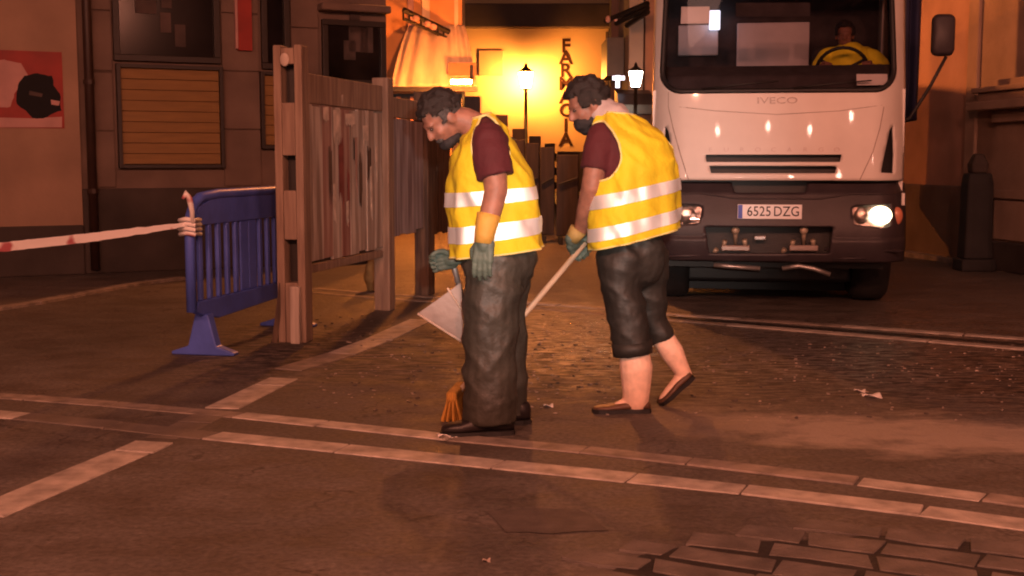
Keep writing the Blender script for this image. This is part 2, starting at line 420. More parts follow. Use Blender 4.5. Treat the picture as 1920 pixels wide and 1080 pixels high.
def link(name, me, m, parent=None, smooth=False, bevel=0, solid=0):
    if m is not None and not me.materials: me.materials.append(M[m] if isinstance(m, str) else m)
    if smooth:
        for p in me.polygons: p.use_smooth = True
    o = bpy.data.objects.new(name, me); COL.objects.link(o)
    if parent is not None: par(o, parent)
    if solid:
        md = o.modifiers.new('solid', 'SOLIDIFY'); md.thickness = solid; md.offset = 0
    if bevel:
        md = o.modifiers.new('bevel', 'BEVEL'); md.width = bevel; md.segments = 2; md.limit_method = 'ANGLE'
    return o

INV = {}
def par(o, p):
    o.parent = p
    if p.name in INV and INV[p.name] == 'local': return
    if p.type == 'EMPTY': o.matrix_parent_inverse = Matrix.Translation(-p.location)

def thing(name, label, cat, loc=(0, 0, 0), group=None, rot=0, local=False, kind=None):
    o = bpy.data.objects.new(name, None); COL.objects.link(o)
    o.empty_display_size = 0.2
    o.location = loc; o.rotation_euler = (0, 0, rot)
    tag(o, label, cat, group, kind)
    if local: INV[o.name] = 'local'
    return o
def tag(o, label=None, cat=None, group=None, kind=None):
    if label: o['label'] = label
    if cat: o['category'] = cat
    if group: o['group'] = group
    if kind: o['kind'] = kind
    return o
def copy_tree(o, parent=None):
    c = o.copy(); COL.objects.link(c)
    if parent is not None: c.parent = parent
    for ch in list(o.children): copy_tree(ch, c)
    return c

def text(name, s, size, m, parent, loc, rot=(math.pi / 2, 0, 0), ext=0.004, align='CENTER', sx=1.0, bold=0.0):
    cu = bpy.data.curves.new(name, 'FONT'); cu.body = s; cu.size = size; cu.extrude = ext
    cu.offset = bold; cu.align_x = align; cu.align_y = 'CENTER'; cu.resolution_u = 3
    q = bpy.data.objects.new('tmp', cu); COL.objects.link(q)
    dg = bpy.context.evaluated_depsgraph_get(); dg.update()
    me = bpy.data.meshes.new_from_object(q.evaluated_get(dg))
    bpy.data.objects.remove(q); bpy.data.curves.remove(cu)
    me.materials.clear()
    o = link(name, me, m, parent)
    o.location = loc; o.rotation_euler = rot; o.scale = (sx, 1, 1)
    return o

def inside(p, poly):
    x, y = p; c = False; n = len(poly)
    for i in range(n):
        x1, y1 = poly[i]; x2, y2 = poly[i - 1]
        if (y1 > y) != (y2 > y) and x < (x2 - x1) * (y - y1) / (y2 - y1) + x1: c = not c
    return c
def snap(p, poly):
    best = None; n = len(poly); px, py = p
    for i in range(n):
        x1, y1 = poly[i - 1]; x2, y2 = poly[i]
        dx, dy = x2 - x1, y2 - y1; q = dx * dx + dy * dy
        t = 0 if q == 0 else max(0, min(1, ((px - x1) * dx + (py - y1) * dy) / q))
        a = (x1 + t * dx, y1 + t * dy); d = (a[0] - px) ** 2 + (a[1] - py) ** 2
        if best is None or d < best[0]: best = (d, a)
    return best[1]
def sheet(us, vs, fn, holes=(), wrap=False):
    """grid surface with clean holes; fn maps (u,v) to a point"""
    nu, nv = len(us), len(vs)
    P = {(i, j): (us[i], vs[j]) for i in range(nu) for j in range(nv)}
    owner = {}
    for i in range(nu - 1):
        for j in range(nv - 1):
            c = ((us[i] + us[i + 1]) / 2, (vs[j] + vs[j + 1]) / 2)
            for h, poly in enumerate(holes):
                if inside(c, poly): owner[(i, j)] = h
    touch = {}
    for i in range(nu - 1):
        for j in range(nv - 1):
            for k in ((i, j), (i + 1, j), (i + 1, j + 1), (i, j + 1)):
                touch.setdefault(k, []).append(owner.get((i, j)))
    for k, t in touch.items():
        hs = [h for h in t if h is not None]
        if hs and None in t: P[k] = snap(P[k], holes[hs[0]])
    mb = MB(); idx = {}
    def vid(i, j):
        if wrap and i == nu - 1: i = 0
        if (i, j) not in idx:
            idx[(i, j)] = len(mb.v); mb.v.append(V(fn(*P[(i, j)])))
        return idx[(i, j)]
    for i in range(nu - 1):
        for j in range(nv - 1):
            if (i, j) in owner: continue
            mb.f.append((vid(i, j), vid(i + 1, j), vid(i + 1, j + 1), vid(i, j + 1)))
    return mb
def lin(a, b, n): return [a + (b - a) * i / (n - 1) for i in range(n)]
def rrect(x0, x1, z0, z1, r, n=6):
    out = []
    for cx, cz, a0 in ((x1 - r, z1 - r, 0), (x0 + r, z1 - r, 90), (x0 + r, z0 + r, 180), (x1 - r, z0 + r, 270)):
        for k in range(n + 1):
            a = R(a0 + 90 * k / n); out.append((cx + r * math.cos(a), cz + r * math.sin(a)))
    return out

def remeshed(mb, voxel, smooth=3, wrinkle=None):
    me = mb.mesh('tmp'); o = bpy.data.objects.new('tmp', me); COL.objects.link(o)
    md = o.modifiers.new('r', 'REMESH'); md.mode = 'VOXEL'; md.voxel_size = voxel
    if smooth:
        s2 = o.modifiers.new('s', 'SMOOTH'); s2.factor = 0.5; s2.iterations = smooth
    dg = bpy.context.evaluated_depsgraph_get(); dg.update()
    out = bpy.data.meshes.new_from_object(o.evaluated_get(dg))
    bpy.data.objects.remove(o); bpy.data.meshes.remove(me)
    out.materials.clear()
    if wrinkle:
        nm = [v.normal.copy() for v in out.vertices]
        for v, n in zip(out.vertices, nm): v.co += n * wrinkle(v.co)
    return out

# ------------------------------------------------------------------ THE SETTING: ground
gm = MB().add([(-90, -30, 0), (90, -30, 0), (90, 150, 0), (-90, 150, 0)], [(0, 1, 2, 3)])
g = gm.build('ground', 'ground'); tag(g, kind='structure')

def resample(pts, step0, step1):
    """walk a polyline in random steps; returns list of (p0,p1)"""
    segs = []; i = 0; p = V(pts[0]); out = []
    rest = [V(q) for q in pts[1:]]
    while rest:
        need = random.uniform(step0, step1); a = p.copy()
        while rest and need > 0:
            d = (rest[0] - p).length
            if d <= need: need -= d; p = rest.pop(0)
            else: p = p + (rest[0] - p).normalized() * need; need = 0
        if (p - a).length > 0.08: out.append((a, p.copy()))
    return out
def stone_strip(name, px_pts, width, shade, step=(0.45, 0.95), h=0.007):
    """a row of kerbstones let into the paving; every stone is its own piece"""
    pts = [G(x, y) for x, y in px_pts]
    root = bpy.data.objects.new(name, None); COL.objects.link(root); root['kind'] = 'structure'
    root.location = pts[0]
    for a, b in resample(pts, *step):
        d = (b - a).normalized(); n = V((-d.y, d.x, 0)) * width / 2
        a2, b2 = a + d * 0.005, b - d * 0.005
        j = lambda: V((random.uniform(-.006, .006), random.uniform(-.006, .006), 0))
        zz = h + random.uniform(-.003, .002)
        poly = [a2 - n + j(), b2 - n + j(), b2 + n + j(), a2 + n + j()]
        mb = MB().prism([p + V((0, 0, -0.03)) for p in poly], (0, 0, 0.03 + zz))
        mid = (a + b) / 2
        # back to picture x only to pick how worn this stone is
        mb.build('stone', shade((mid.x / mid.y) * F + 960), root, bevel=0.004)
    return root
near_a = [(-120, 735), (0, 742), (360, 770), (600, 795), (830, 820), (1130, 848), (1430, 882), (1700, 914), (1920, 944), (2060, 964)]
near_b = [(-120, 768), (0, 778), (110, 787), (350, 813), (740, 852), (1130, 892), (1430, 923), (1625, 945), (1920, 985), (2060, 1005)]
stone_strip('kerb_strip', near_a, 0.125, lambda x: 'strip_worn' if (40 < x < 400 or 1460 < x < 1590) else ('strip' if (400 <= x < 830 or 1590 <= x < 1760) else 'strip_worn'))
stone_strip('kerb_strip', near_b, 0.145, lambda x: 'strip' if (x < 110 or 345 < x < 560 or 740 < x) else 'strip_dark' if x < 345 else 'strip_worn')
stone_strip('kerb_strip', [(300, 822), (360, 794), (408, 771)], 0.17, lambda x: 'strip_dark', (0.3, 0.5), 0.003)
stone_strip('kerb_strip', [(-40, 968), (150, 890), (292, 830)], 0.185, lambda x: 'strip', (0.7, 1.0))
stone_strip('kerb_strip', [(414, 767), (470, 740), (533, 710)], 0.18, lambda x: 'strip', (0.5, 0.8))
stone_strip('kerb_strip', [(540, 694), (640, 664), (700, 642), (790, 600)], 0.2, lambda x: 'strip' if x > 640 else 'strip_worn', (0.5, 0.8))
far_a = [(590, 541), (720, 552), (860, 560), (1000, 569), (1120, 578), (1260, 590), (1420, 601), (1640, 616), (1920, 636), (2050, 645)]
far_b = [(590, 549), (720, 560), (860, 569), (1000, 577), (1120, 587), (1260, 601), (1420, 614), (1640, 632), (1920, 655), (2050, 665)]
stone_strip('kerb_strip', far_a, 0.11, lambda x: 'strip' if (950 < x < 1420 or 1640 < x) else 'strip_worn', (0.5, 1.0))
stone_strip('kerb_strip', far_b, 0.10, lambda x: 'strip' if 1350 < x else 'strip_worn', (0.5, 1.0))
stone_strip('kerb_strip', [(-60, 590), (60, 572), (210, 543), (300, 528), (345, 524)], 0.12, lambda x: 'strip_worn', (0.5, 0.9), 0.03)
stone_strip('kerb_strip', [(1690, 478), (1800, 492), (1920, 512), (2000, 522)], 0.3, lambda x: 'strip_worn', (0.6, 1.0), 0.06)

# joint dirt between the two far strips, dry dust patches, dark slab: thin sheets 4 mm apart
def patch(name, px, m, z, rag=0.06, n=46):
    pts = [G(x, y, z) for x, y in px]; c = sum(pts, V()) / len(pts)
    dense = []
    for i in range(len(pts)):
        a, b = pts[i], pts[(i + 1) % len(pts)]
        k = max(2, int((b - a).length / 0.07))
        for t in range(k):
            p = a.lerp(b, t / k)
            q = noise.noise(p * 3.1) * rag + noise.noise(p * 11) * rag * 0.5
            dense.append(p + (p - c).normalized() * q)
    mb = MB().add(dense, [tuple(range(len(dense)))])
    o = mb.build(name, m); tag(o, kind='structure'); return o
patch('dark_paving_slab', [(905, 957), (1080, 955), (1145, 995), (952, 997)], 'slabdark', 0.004, 0.04)
patch('dirty_joint', [(1255, 595), (1640, 624), (1920, 646), (2050, 656), (2050, 654), (1640, 622), (1255, 593)], 'dirt', 0.008, 0.0)

# setts showing at the lower right: pieces on a dirt bed
def sett_edge(px):
    q = ((1100, 1075), (1180, 1035), (1300, 1008), (1500, 1000), (1700, 1004), (1930, 1026), (2300, 1075))
    for (a, b), (c, d) in zip(q, q[1:]):
        if a <= px <= c: return b + (d - b) * (px - a) / (c - a)
    return 2000
bed = patch('sett_bed', [(1150, 1075), (1200, 1040), (1310, 1016), (1500, 1008), (1700, 1004), (1930, 1026), (2250, 1075), (2300, 1160), (1120, 1160)], 'dirt', 0.004, 0.05)
sett_root = bpy.data.objects.new('sett_paving', None); COL.objects.link(sett_root); sett_root['kind'] = 'structure'
sett_root.location = (1.2, 3.7, 0)
rd = (G(1920, 985) - G(1130, 892)).normalized(); rn = V((-rd.y, rd.x, 0))
org = G(1130, 1010)
n_sett = 0
for row in range(-4, 8):
    x = random.uniform(-0.5, -0.2) - row * 0.04
    while x < 3.0:
        ln = random.uniform(0.15, 0.34); dp = random.uniform(0.112, 0.14)
        c = org + rd * (x + ln / 2) - rn * (row * 0.165 - 0.12)
        x += ln + random.uniform(0.014, 0.04)
        k = ray(960, 540); w_ = c - V((0, 0, CAMH)); dep = w_.y * cth - w_.z * sth
        qx, qy = 960 + F * w_.x / dep, 540 - F * (w_.y * sth + w_.z * cth) / dep
        if qy < sett_edge(qx) - 14 + 10 * noise.noise(c * 3): continue
        if random.random() < 0.01: continue
        hl, hd = ln / 2, dp / 2
        rr = lambda: random.uniform(-0.02, 0.02)
        poly = [c + rd * (-hl + rr()) + rn * (-hd + rr() * .6), c + rd * rr() + rn * (-hd + rr() * .5), c + rd * (hl + rr()) + rn * (-hd + rr() * .6),
                c + rd * (hl + rr()) + rn * (hd + rr() * .6), c + rd * rr() + rn * (hd + rr() * .5), c + rd * (-hl + rr()) + rn * (hd + rr() * .6)]
        z = random.uniform(0.0065, 0.011)
        MB().prism([V((p.x, p.y, -0.02)) for p in poly], (0, 0, 0.02 + z)).build('stone', 'sett', sett_root, bevel=0.003)
        n_sett += 1

# ------------------------------------------------------------------ LEFT BUILDING (front set back on the left of the square)
LA = G(0, 520); LD = V((1, 0.5, 0)).normalized(); LN = V((LD.y, -LD.x, 0))   # LN faces the square
LANG = math.atan2(LD.y, LD.x)
def L2(px, py):
    d = ray(px, py); o = V((0, 0, CAMH)); t = (LA - o).dot(LN) / d.dot(LN); p = o + d * t
    return (p - LA).dot(LD), p.z
lb = thing('stone_building', 'brown stone building with dark windows and mustard panels behind the blue barrier', 'building', LA, rot=LANG, local=True)
# local axes: x along the front, y into the building, z up
xr = L2(730, 300)[0]
def lx(px, py=250): return L2(px, py)[0]
def lz(px, py): return L2(px, py)[1]
MB().bb(-5, lx(150), 0, 0.5, 0, 7).build('wall', 'plaster', lb)
MB().bb(lx(150) + 0.002, xr, 0.06, 0.6, 0, 7).build('wall', 'stone', lb)
MB().bb(-5, lx(150), -0.05, 0, 0, 0.55).build('plinth', 'stone_dark', lb, bevel=0.015)
MB().bb(lx(150) + .003, xr, -0.02, 0.058, 0, 0.95).build('plinth', 'stone_dark', lb, bevel=0.015)
MB().tube([(lx(160, 0), -0.06, 5.5), (lx(160, 0), -0.06, 0.05)], 0.05, 10).build('downpipe', 'pipe', lb, True)
for z in (0.9, 2.1, 3.2):
    MB().tube([(lx(160, 0), -0.06, z), (lx(160, 0), -0.06, z + 0.05)], 0.062, 10).build('pipe_clamp', 'pipe', lb)
# pilaster stone blocks
def blocks(x0, x1, z0, z1, h, proud=0.03, m='stone'):
    z = z0
    while z < z1:
        hh = min(h * random.uniform(.95, 1.05), z1 - z)
        MB().bb(x0, x1, 0.06 - proud + random.uniform(-.004, .004), 0.058, z + 0.006, z + hh - 0.006).build('stone_block', m, lb, bevel=0.01)
        z += hh
z_c0 = lz(190, 133)
blocks(lx(166, 133), lx(212, 133), 0.96, z_c0 - 0.003, 0.66)
blocks(lx(166, 133), lx(212, 133), z_c0 + 0.003, 5, 0.64)
blocks(lx(418, 133), lx(488, 133), 0.96, 5, 0.65, 0.03, 'stone')
blocks(lx(548, 133), lx(600, 133), 0.96, 5, 0.65, 0.03, 'stone')
def window(x0, x1, z0, z1, goods=True):
    fr = MB()
    t = 0.07
    fr.bb(x0, x1, -0.01, 0.055, z0, z0 + t); fr.bb(x0, x1, -0.01, 0.055, z1 - t, z1)
    fr.bb(x0, x0 + t, -0.012, 0.055, z0 + t, z1 - t); fr.bb(x1 - t, x1, -0.012, 0.055, z0 + t, z1 - t)
    w = fr.build('window', 'frame', lb, bevel=0.006)
    MB().bb(x0 + t, x1 - t, 0.03, 0.05, z0 + t, z1 - t).build('pane', 'pane', w)
    if goods:
        for k in range(4):
            xx = random.uniform(x0 + .15, x1 - .3); zz = random.uniform(z0 + .15, z0 + 0.8)
            MB().bb(xx, xx + random.uniform(.1, .25), 0.015, 0.029 - k * 0.002, zz, zz + random.uniform(.1, .4)).build('window_display', 'curtain', w)
    return w
window(lx(214, 120), lx(414, 120), lz(300, 116), 4.6)
window(lx(492, 130), lx(545, 130), lz(520, 130), 4.6, False)
window(lx(606, 150), lx(724, 150), lz(660, 160), lz(660, 38))
# mustard slatted panels
def slat_panel(pxl, pxr, pyt, pyb, n):
    x0, x1 = lx(pxl, 220), lx(pxr, 220); z1, z0 = lz((pxl + pxr) / 2, pyt), lz((pxl + pxr) / 2, pyb)
    f = MB(); t = 0.045
    f.bb(x0, x1, -0.04, 0.055, z0 - t, z0 - .002); f.bb(x0, x1, -0.04, 0.055, z1 + .002, z1 + t)
    f.bb(x0 - t, x0 - .002, -0.042, 0.055, z0 - t, z1 + t); f.bb(x1 + .002, x1 + t, -0.042, 0.055, z0 - t, z1 + t)
    root = f.build('shutter_panel', 'frame', lb, bevel=0.004)
    h = (z1 - z0) / n
    for k in range(n):
        MB().box(((x0 + x1) / 2, 0.02, z0 + (k + .5) * h), (x1 - x0 - .004, 0.03, h - 0.006), Matrix.Rotation(R(-6), 3, 'X')).build('slat', 'slat', root)
slat_panel(228, 412, 130, 308, 9)
slat_panel(496, 545, 142, 272, 7)
MB().bb(lx(600), lx(728), -0.16, 0.055, lz(660, 24), lz(660, 10)).build('cornice', 'stone', lb, bevel=0.02)
# poster on the left wall
pz0, pz1 = lz(60, 240), lz(60, 96)
px0, px1 = lx(-60, 170), lx(118, 170)
post = thing('poster', 'red and white poster with a black figure on the ochre wall at far left', 'poster', LA, rot=LANG, local=True)
MB().bb(px0, px1, -0.012, -0.002, pz0, pz1).build('sheet', 'red', post)
def pp(px, py): a = L2(px, py); return V((a[0], 0, a[1]))
def densify2(ps):
    out = []
    for i in range(len(ps)):
        a, b = ps[i - 1], ps[i]; n = max(1, int((b - a).length / .035))
        for k in range(n):
            p = a.lerp(b, k / n)
            out.append(p + V((.016 * noise.noise(p * 17), 0, .016 * noise.noise(p * 17 + V((9, 4, 1))))) if len(ps) > 5 else p)
    return out
def art(name, pts, m, y):
    den = densify2([pp(*q) for q in pts])
    MB().prism([p + V((0, y, 0)) for p in den], (0, -0.002, 0)).build(name, m, post)
art('pale_band', [(-60, 239), (116, 239), (116, 219), (60, 222), (-60, 219)], 'pink', -0.0125)
art('pale_area', [(-60, 205), (20, 200), (30, 170), (52, 140), (38, 118), (0, 112), (-60, 112)], 'pink', -0.0125)
art('black_figure', [(30, 196), (32, 160), (44, 143), (70, 138), (97, 143), (100, 160), (112, 176), (114, 208), (100, 212), (82, 223), (62, 221), (48, 208)], 'ink', -0.015)
art('grey_mark', [(55, 170), (80, 176), (78, 182), (54, 178)], 'curtain', -0.0175)
art('grey_mark', [(95, 187), (112, 190), (110, 198), (96, 196)], 'pink', -0.0175)
# red vertical banner between windows
bn = thing('wall_banner', 'dark red vertical banner with a pink edge between the upper windows', 'banner', LA, rot=LANG, local=True)
zb = lz(458, 95)
MB().bb(lx(446, 90), lx(472, 90), -0.03, 0.02, zb, 4.6).build('cloth', 'red', bn)
MB().bb(lx(441, 90), lx(445.5, 90), -0.034, 0.02, zb + .02, 4.6).build('edge', 'pink', bn)

# ------------------------------------------------------------------ AWNING SHOP (up the street, left)
AY = 22.0
def a_(px, py, Y=AY): return W(px, py, Y)
ab = thing('shop_building', 'lamp lit orange shop front under a cream awning up the street', 'building', (a_(800, 300).x, AY + 1.3, 0))
AW = AY + 1.2
xl, xrr = W(716, 0, AW + 1).x, W(866, 0, AW).x
MB().bb(xl, xrr, AW, AW + 1.5, 2.5, 9).build('wall', 'shoporange', ab)
MB().bb(xl, xrr, AW + .02, AW + 1.5, 0.0, 2.498).build('shopfront', 'shopdark', ab)
for p0, p1 in ((738, 764), (828, 846)):
    MB().bb(W(p0, 0, AW).x, W(p1, 0, AW).x, AW - 0.05, AW + 0.018, 0.2, 1.55).build('lit_panel', 'shoporange', ab)
for p0, p1 in ((742, 750), (768, 774), (890, 902)):
    MB().bb(W(p0, 0, AW).x, W(p1, 0, AW).x, AW - 0.08, AW + 0.018, 1.7, 2.45).build('door_post', 'pink', ab)
# window with shutters and iron balcony
zb = W(800, 62, AW).z
MB().bb(W(792, 0, AW).x, W(806, 0, AW).x, AW - .08, AW, zb, 6).build('window_jamb', 'awning', ab)
MB().bb(W(852, 0, AW).x, W(859, 0, AW).x, AW - .08, AW, zb, 6).build('window_jamb', 'awning', ab)
MB().bb(W(765, 0, AW).x, W(776, 0, AW).x, AW - .08, AW, zb, 6).build('window_jamb', 'pink', ab)
bal = MB()
b0, b1 = W(756, 18, AY + .4), W(842, 60, AY + .9)
bal.tube([b0, b1], 0.05, 6)
bal.tube([b0 + V((0, 0, -.16)), b1 + V((0, 0, -.12))], 0.03, 6)
for k in range(9):
    p = b0.lerp(b1, k / 8); bal.tube([p, p + V((0.0, 0, -.17))], 0.02, 5)
bal.build('balcony_rail', 'iron', ab)
for k in (2, 4, 5):
    p = b0.lerp(b1, k / 8 + .03); MB().ell(p + V((0, -.05, -.05)), (.07, .05, .06)).build('flower_pot', 'pink', ab, True)
# awning
aw = thing('awning', 'cream folded cloth awning glowing above the dark shop front', 'awning', (a_(810, 165).x, AY, 2.5))
x0, x1 = a_(732, 160).x, a_(893, 160).x
zt = W(800, 48, AW).z; zbm = a_(800, 162).z
def awf(u, v):
    x = x0 + (x1 - x0) * u
    fold = math.sin(u * 34 + 2 * math.sin(u * 7)) * 0.05 * (1 - v * .45) + noise.noise(V((u * 6, v * 2, 3))) * 0.12 * v * (1 - v)
    drop = 0.35 * (1 - v) * math.exp(-((u - .62) / .5) ** 2)
    # v=0 wall/top, v=1 front/bottom
    return V((x + (0.5 - u) * (1 - v) * 0.5, AW - 0.05 - v * 1.1 + fold, zt + (zbm - zt) * v ** 1.1 + 0.15 * math.sin(math.pi * v) * 0.6))
o = link('cloth', sheet(lin(0, 1, 90), lin(0, 1, 24), awf).mesh('cloth'), 'awning', aw, True, solid=0.01)
MB().bb(x0 - .02, x1 + .02, AY - .04, AY + .06, zbm - 0.09, zbm - .01).build('front_bar', 'iron', aw)
MB().bb(a_(840, 0).x, x1 + 0.0, AY - .055, AY - .045, a_(840, 142).z, a_(840, 118).z).build('hung_sign', 'hung', aw)
# strip lamp under the hung sign and its bracket
sl = thing('strip_lamp', 'white hot strip lamp along the awning front', 'lamp', (a_(865, 150).x, AY - .3, a_(865, 150).z))
LYs = AY - 1.5
MB().bb(W(846, 150, LYs).x, W(884, 150, LYs).x, LYs - .03, LYs + .03, W(0, 157, LYs).z, W(0, 150, LYs).z).build('tube', 'shoplamp', sl, bevel=0.01)
MB().bb(W(846, 150, LYs).x, W(884, 150, LYs).x, LYs - .05, LYs + .05, W(0, 149.5, LYs).z, W(0, 146, LYs).z).build('reflector', 'iron', sl)
MB().tube([W(884, 122, LYs), W(884, 162, LYs)], 0.025, 6).build('bracket', 'iron', sl)
MB().tube([W(884, 147, LYs), W(884, 147, AY)], 0.02, 6).build('arm', 'iron', sl)

# ------------------------------------------------------------------ PHARMACY BUILDING closing the street
PY = 50.0
def p_(px, py, Y=PY): return W(px, py, Y)
pb = thing('pharmacy_building', 'plastered building glowing orange at the end of the street', 'building', (p_(1010, 300).x, PY, 0))
xa, xb = p_(860, 0).x, p_(1141, 0).x
MB().bb(xa, xb, PY, PY + 8, 0, p_(0, 54).z).build('wall', 'pharm', pb)
MB().bb(xa, p_(1150, 0).x, PY - .5, PY + 8, p_(0, 54).z + .003, p_(0, 9).z).build('fascia', 'cornice', pb, bevel=0.05)
MB().bb(xa - 4, xb + .5, PY - 0.1, PY + 8, p_(0, 9).z + .003, 14).build('upper_wall', 'pharm', pb)
MB().bb(p_(897, 0).x, p_(943, 0).x, PY - .06, PY, p_(0, 142).z, p_(0, 94).z).build('blind_window', 'blind', pb, bevel=0.03)
MB().bb(p_(1136, 0).x, p_(1141, 0).x, PY - .12, PY, 0, p_(0, 60).z).build('corner_stone', 'cornice', pb)
MB().bb(p_(1046, 0).x, p_(1140, 0).x, PY - .04, PY, 0, p_(0, 284).z).build('shopfront', 'shopdark', pb)
sg = thing('pharmacy_sign', 'dark red letters spelling FARMACIA down the orange wall', 'sign', (p_(1060, 170).x, PY - .1, p_(1060, 170).z))
for k, (ch, py) in enumerate(zip('FARMACIA', (87, 109, 133, 158, 183, 208, 236, 262))):
    p = p_(1061, py, PY - .012)
    text('letter', ch, 0.74, 'signred', sg, p, ext=0.008, sx=1.05, bold=0.022)

# dark timber barrier running up the street
dbar = thing('street_barrier', 'row of dark timber posts with rails running up the lamp lit street', 'barrier', (0.4, 18, 0))
bpts = []
for px, py, Y, w in ((885, 180, 15.8, .2), (937, 215, 20.5, .27), (973, 241, 26.0, .28), (1003, 255, 31.0, .3), (1031, 269, 36.0, .3), (1066, 286, 40.0, .7)):
    a = W(px, py, Y); bpts.append(a)
    MB().bb(a.x - w / 2, a.x + w / 2, Y, Y + .2, 0, a.z).build('post', 'darkpost', dbar, bevel=0.015)
for k in range(5):
    a, b = bpts[k], bpts[k + 1]
    for fz in (0.3, 0.55, 0.8):
        MB().tube([V((a.x, a.y - .02, a.z * fz)), V((b.x, b.y - .02, b.z * fz))], 0.12, 6).build('rail', 'darkpost', dbar)
# dark heaps of closed hoardings in front of it, between the two workers
hd = thing('dark_hoarding', 'dark folded hoarding leaf standing in the street between the two workers', 'hoarding', W(1035, 440, 19))
for k, (pa, pb2, pt, Y) in enumerate(((958, 985, 262, 19.6), (986, 1012, 268, 19.2), (1013, 1041, 276, 18.9), (1044, 1086, 290, 18.6))):
    a, b = W(pa, pt, Y), W(pb2, pt, Y)
    MB().bb(a.x, b.x - .01, Y, Y + .07, 0.12, a.z).build('panel', 'darkpost', hd, bevel=0.012)
    MB().tube([V((a.x + .02, Y - .03, .9)), V((b.x - .03, Y - .03, 1.0))], 0.018, 6).build('cross_bar', 'binmat', hd)
    MB().bb(a.x + .03, a.x + .09, Y - .2, Y + .28, 0, 0.11).build('foot', 'binmat', hd)

# street lanterns
def lantern(name, label, px, py, Y, glowm, size, hgt_px_top):
    p = W(px, py, Y)
    t = thing(name, label, 'street lamp', (p.x, Y, 0), 'old style street lanterns')
    MB().tube([(p.x, Y, 0), (p.x, Y, 0.8), (p.x, Y, 0.85), (p.x, Y, p.z - size * .8)], [size * .3, size * .3, size * .16, size * .12], 10).build('post', 'iron', t, True)
    MB().lathe([(size * .3, p.z - size * .62), (size * .5, p.z + size * .45)], (p.x, Y, 0), 'z', 8).build('glass_box', glowm, t)
    MB().lathe([(size * .56, p.z + size * .47), (size * .42, p.z + size * .62), (size * .14, p.z + size * .82), (size * .1, p.z + size * 1.0), (size * .02, p.z + size * 1.12)], (p.x, Y, 0), 'z', 10).build('cap', 'iron', t, True)
    MB().lathe([(size * .12, p.z - size * .8), (size * .34, p.z - size * .65)], (p.x, Y, 0), 'z', 10).build('cup', 'iron', t, True)
    return t
lantern('street_lamp', 'blazing yellow street lantern in front of the orange pharmacy wall', 986, 148, 49.05, 'sodium', 0.56, 0)
lantern('street_lamp', 'small white street lantern beside the truck cab', 1192, 146, 26.0, 'whitelamp', 0.29, 0)

# ------------------------------------------------------------------ DARK BUILDING right of the street
rb = thing('mauve_building', 'dim mauve building with a grey column beside the truck', 'building', (W(1190, 300, 30).x, 30, 0))
MB().bb(W(1143, 0, 32.6).x, W(1260, 0, 32).x, 32, 32.6, 0, 12).build('wall', 'purple', rb)
MB().bb(W(1180, 0, 29).x, W(1208, 0, 29).x, 29, 31.9, 0, 12).build('column', 'greycol', rb, bevel=.03)
MB().bb(W(1212, 0, 29).x, W(1250, 0, 29).x, 29.2, 31.9, 0, 12).build('wall', 'rplaster', rb)
MB().bb(W(1145, 0, 29).x, W(1178, 0, 29).x, 30, 31.9, W(0, 142, 30).z, W(0, 70, 30).z).build('window', 'shopdark', rb)
sc = MB()
for k in range(3):
    a = W(1135 + k * 20, 40 + k * 4, 28); b = W(1215, 6 + k * 8, 27)
    sc.tube([a, b], 0.06, 6)
sc.build('iron_bracket', 'iron', rb)
for px, py in ((1140, 36), (1154, 34)):
    MB().ell(W(px, py, 27.8), (.06, .06, .08)).build('bulb', 'pink', rb, True)
sgn = thing('shop_sign', 'small white lit cross sign next to the white lantern', 'sign', W(1158, 148, 28))
c = W(1157, 150, 27.6)
MB().bb(c.x - .1, c.x + .17, c.y, c.y + .05, c.z, c.z + .09).build('cross_bar', 'sign_and_glint', sgn)
MB().bb(c.x - .03, c.x + .06, c.y - .004, c.y + .05, c.z - .17, c.z + .1).build('cross_post', 'sign_and_glint', sgn)
cp = thing('shop_canopy', 'dark rounded shop canopy below the small white lantern', 'canopy', W(1195, 190, 27))
ca, cb = W(1158, 214, 27.4), W(1224, 214, 27.4)
MB().prism([V((ca.x, 27.2, ca.z)), V((ca.x, 27.25, ca.z + .2)), V((ca.x, 27.6, ca.z + .46)), V((ca.x, 28.3, ca.z + .58)), V((ca.x, 28.3, ca.z))], (cb.x - ca.x, 0, 0)).build('cloth', 'shopdark', cp)
MB().bb(W(1160, 0, 27.5).x, W(1222, 0, 27.5).x, 27.4, 28.5, 0.2, W(0, 200, 27.5).z).build('stall', 'shopdark', cp)

# ------------------------------------------------------------------ RIGHT BUILDING
RA, RB = G(1960, 520), G(1690, 474)
RDv = (RB - RA).normalized(); RN = V((-RDv.y, RDv.x, 0))
if RN.x > 0: RN = -RN
RANG = math.atan2(RDv.y, RDv.x)
def R2(px, py):
    d = ray(px, py); o = V((0, 0, CAMH)); t = (RA - o).dot(RN) / d.dot(RN); p = o + d * t
    return (p - RA).dot(RDv), p.z
sgnY = 1 if V((-RDv.y, RDv.x, 0)).dot(RN) > 0 else -1     # local +y toward or away from the street
rw = thing('russet_building', 'russet plastered building with stone base at the right edge', 'building', RA, rot=RANG, local=True)
def rbox(name, x0, x1, out0, out1, z0, z1, m, par_=None, bevel=0.0):
    ya, yb = sorted((sgnY * out0, sgnY * out1)); xa_, xb_ = sorted((x0, x1))
    return MB().bb(xa_, xb_, ya, yb, z0, z1).build(name, m, par_ or rw, bevel=bevel)
ux = lambda px, py=250: R2(px, py)[0]
uz = lambda px, py: R2(px, py)[1]
rbox('wall', ux(1832), ux(1560), -.5, 0, 0, 8, 'rplaster')
rbox('wall', -6, ux(1834), -.5, 0.05, 0, 8, 'rstone')
rbox('quoin', ux(1842), ux(1822), .052, 0.1, 0.5, 8, 'rstone', bevel=0.02)
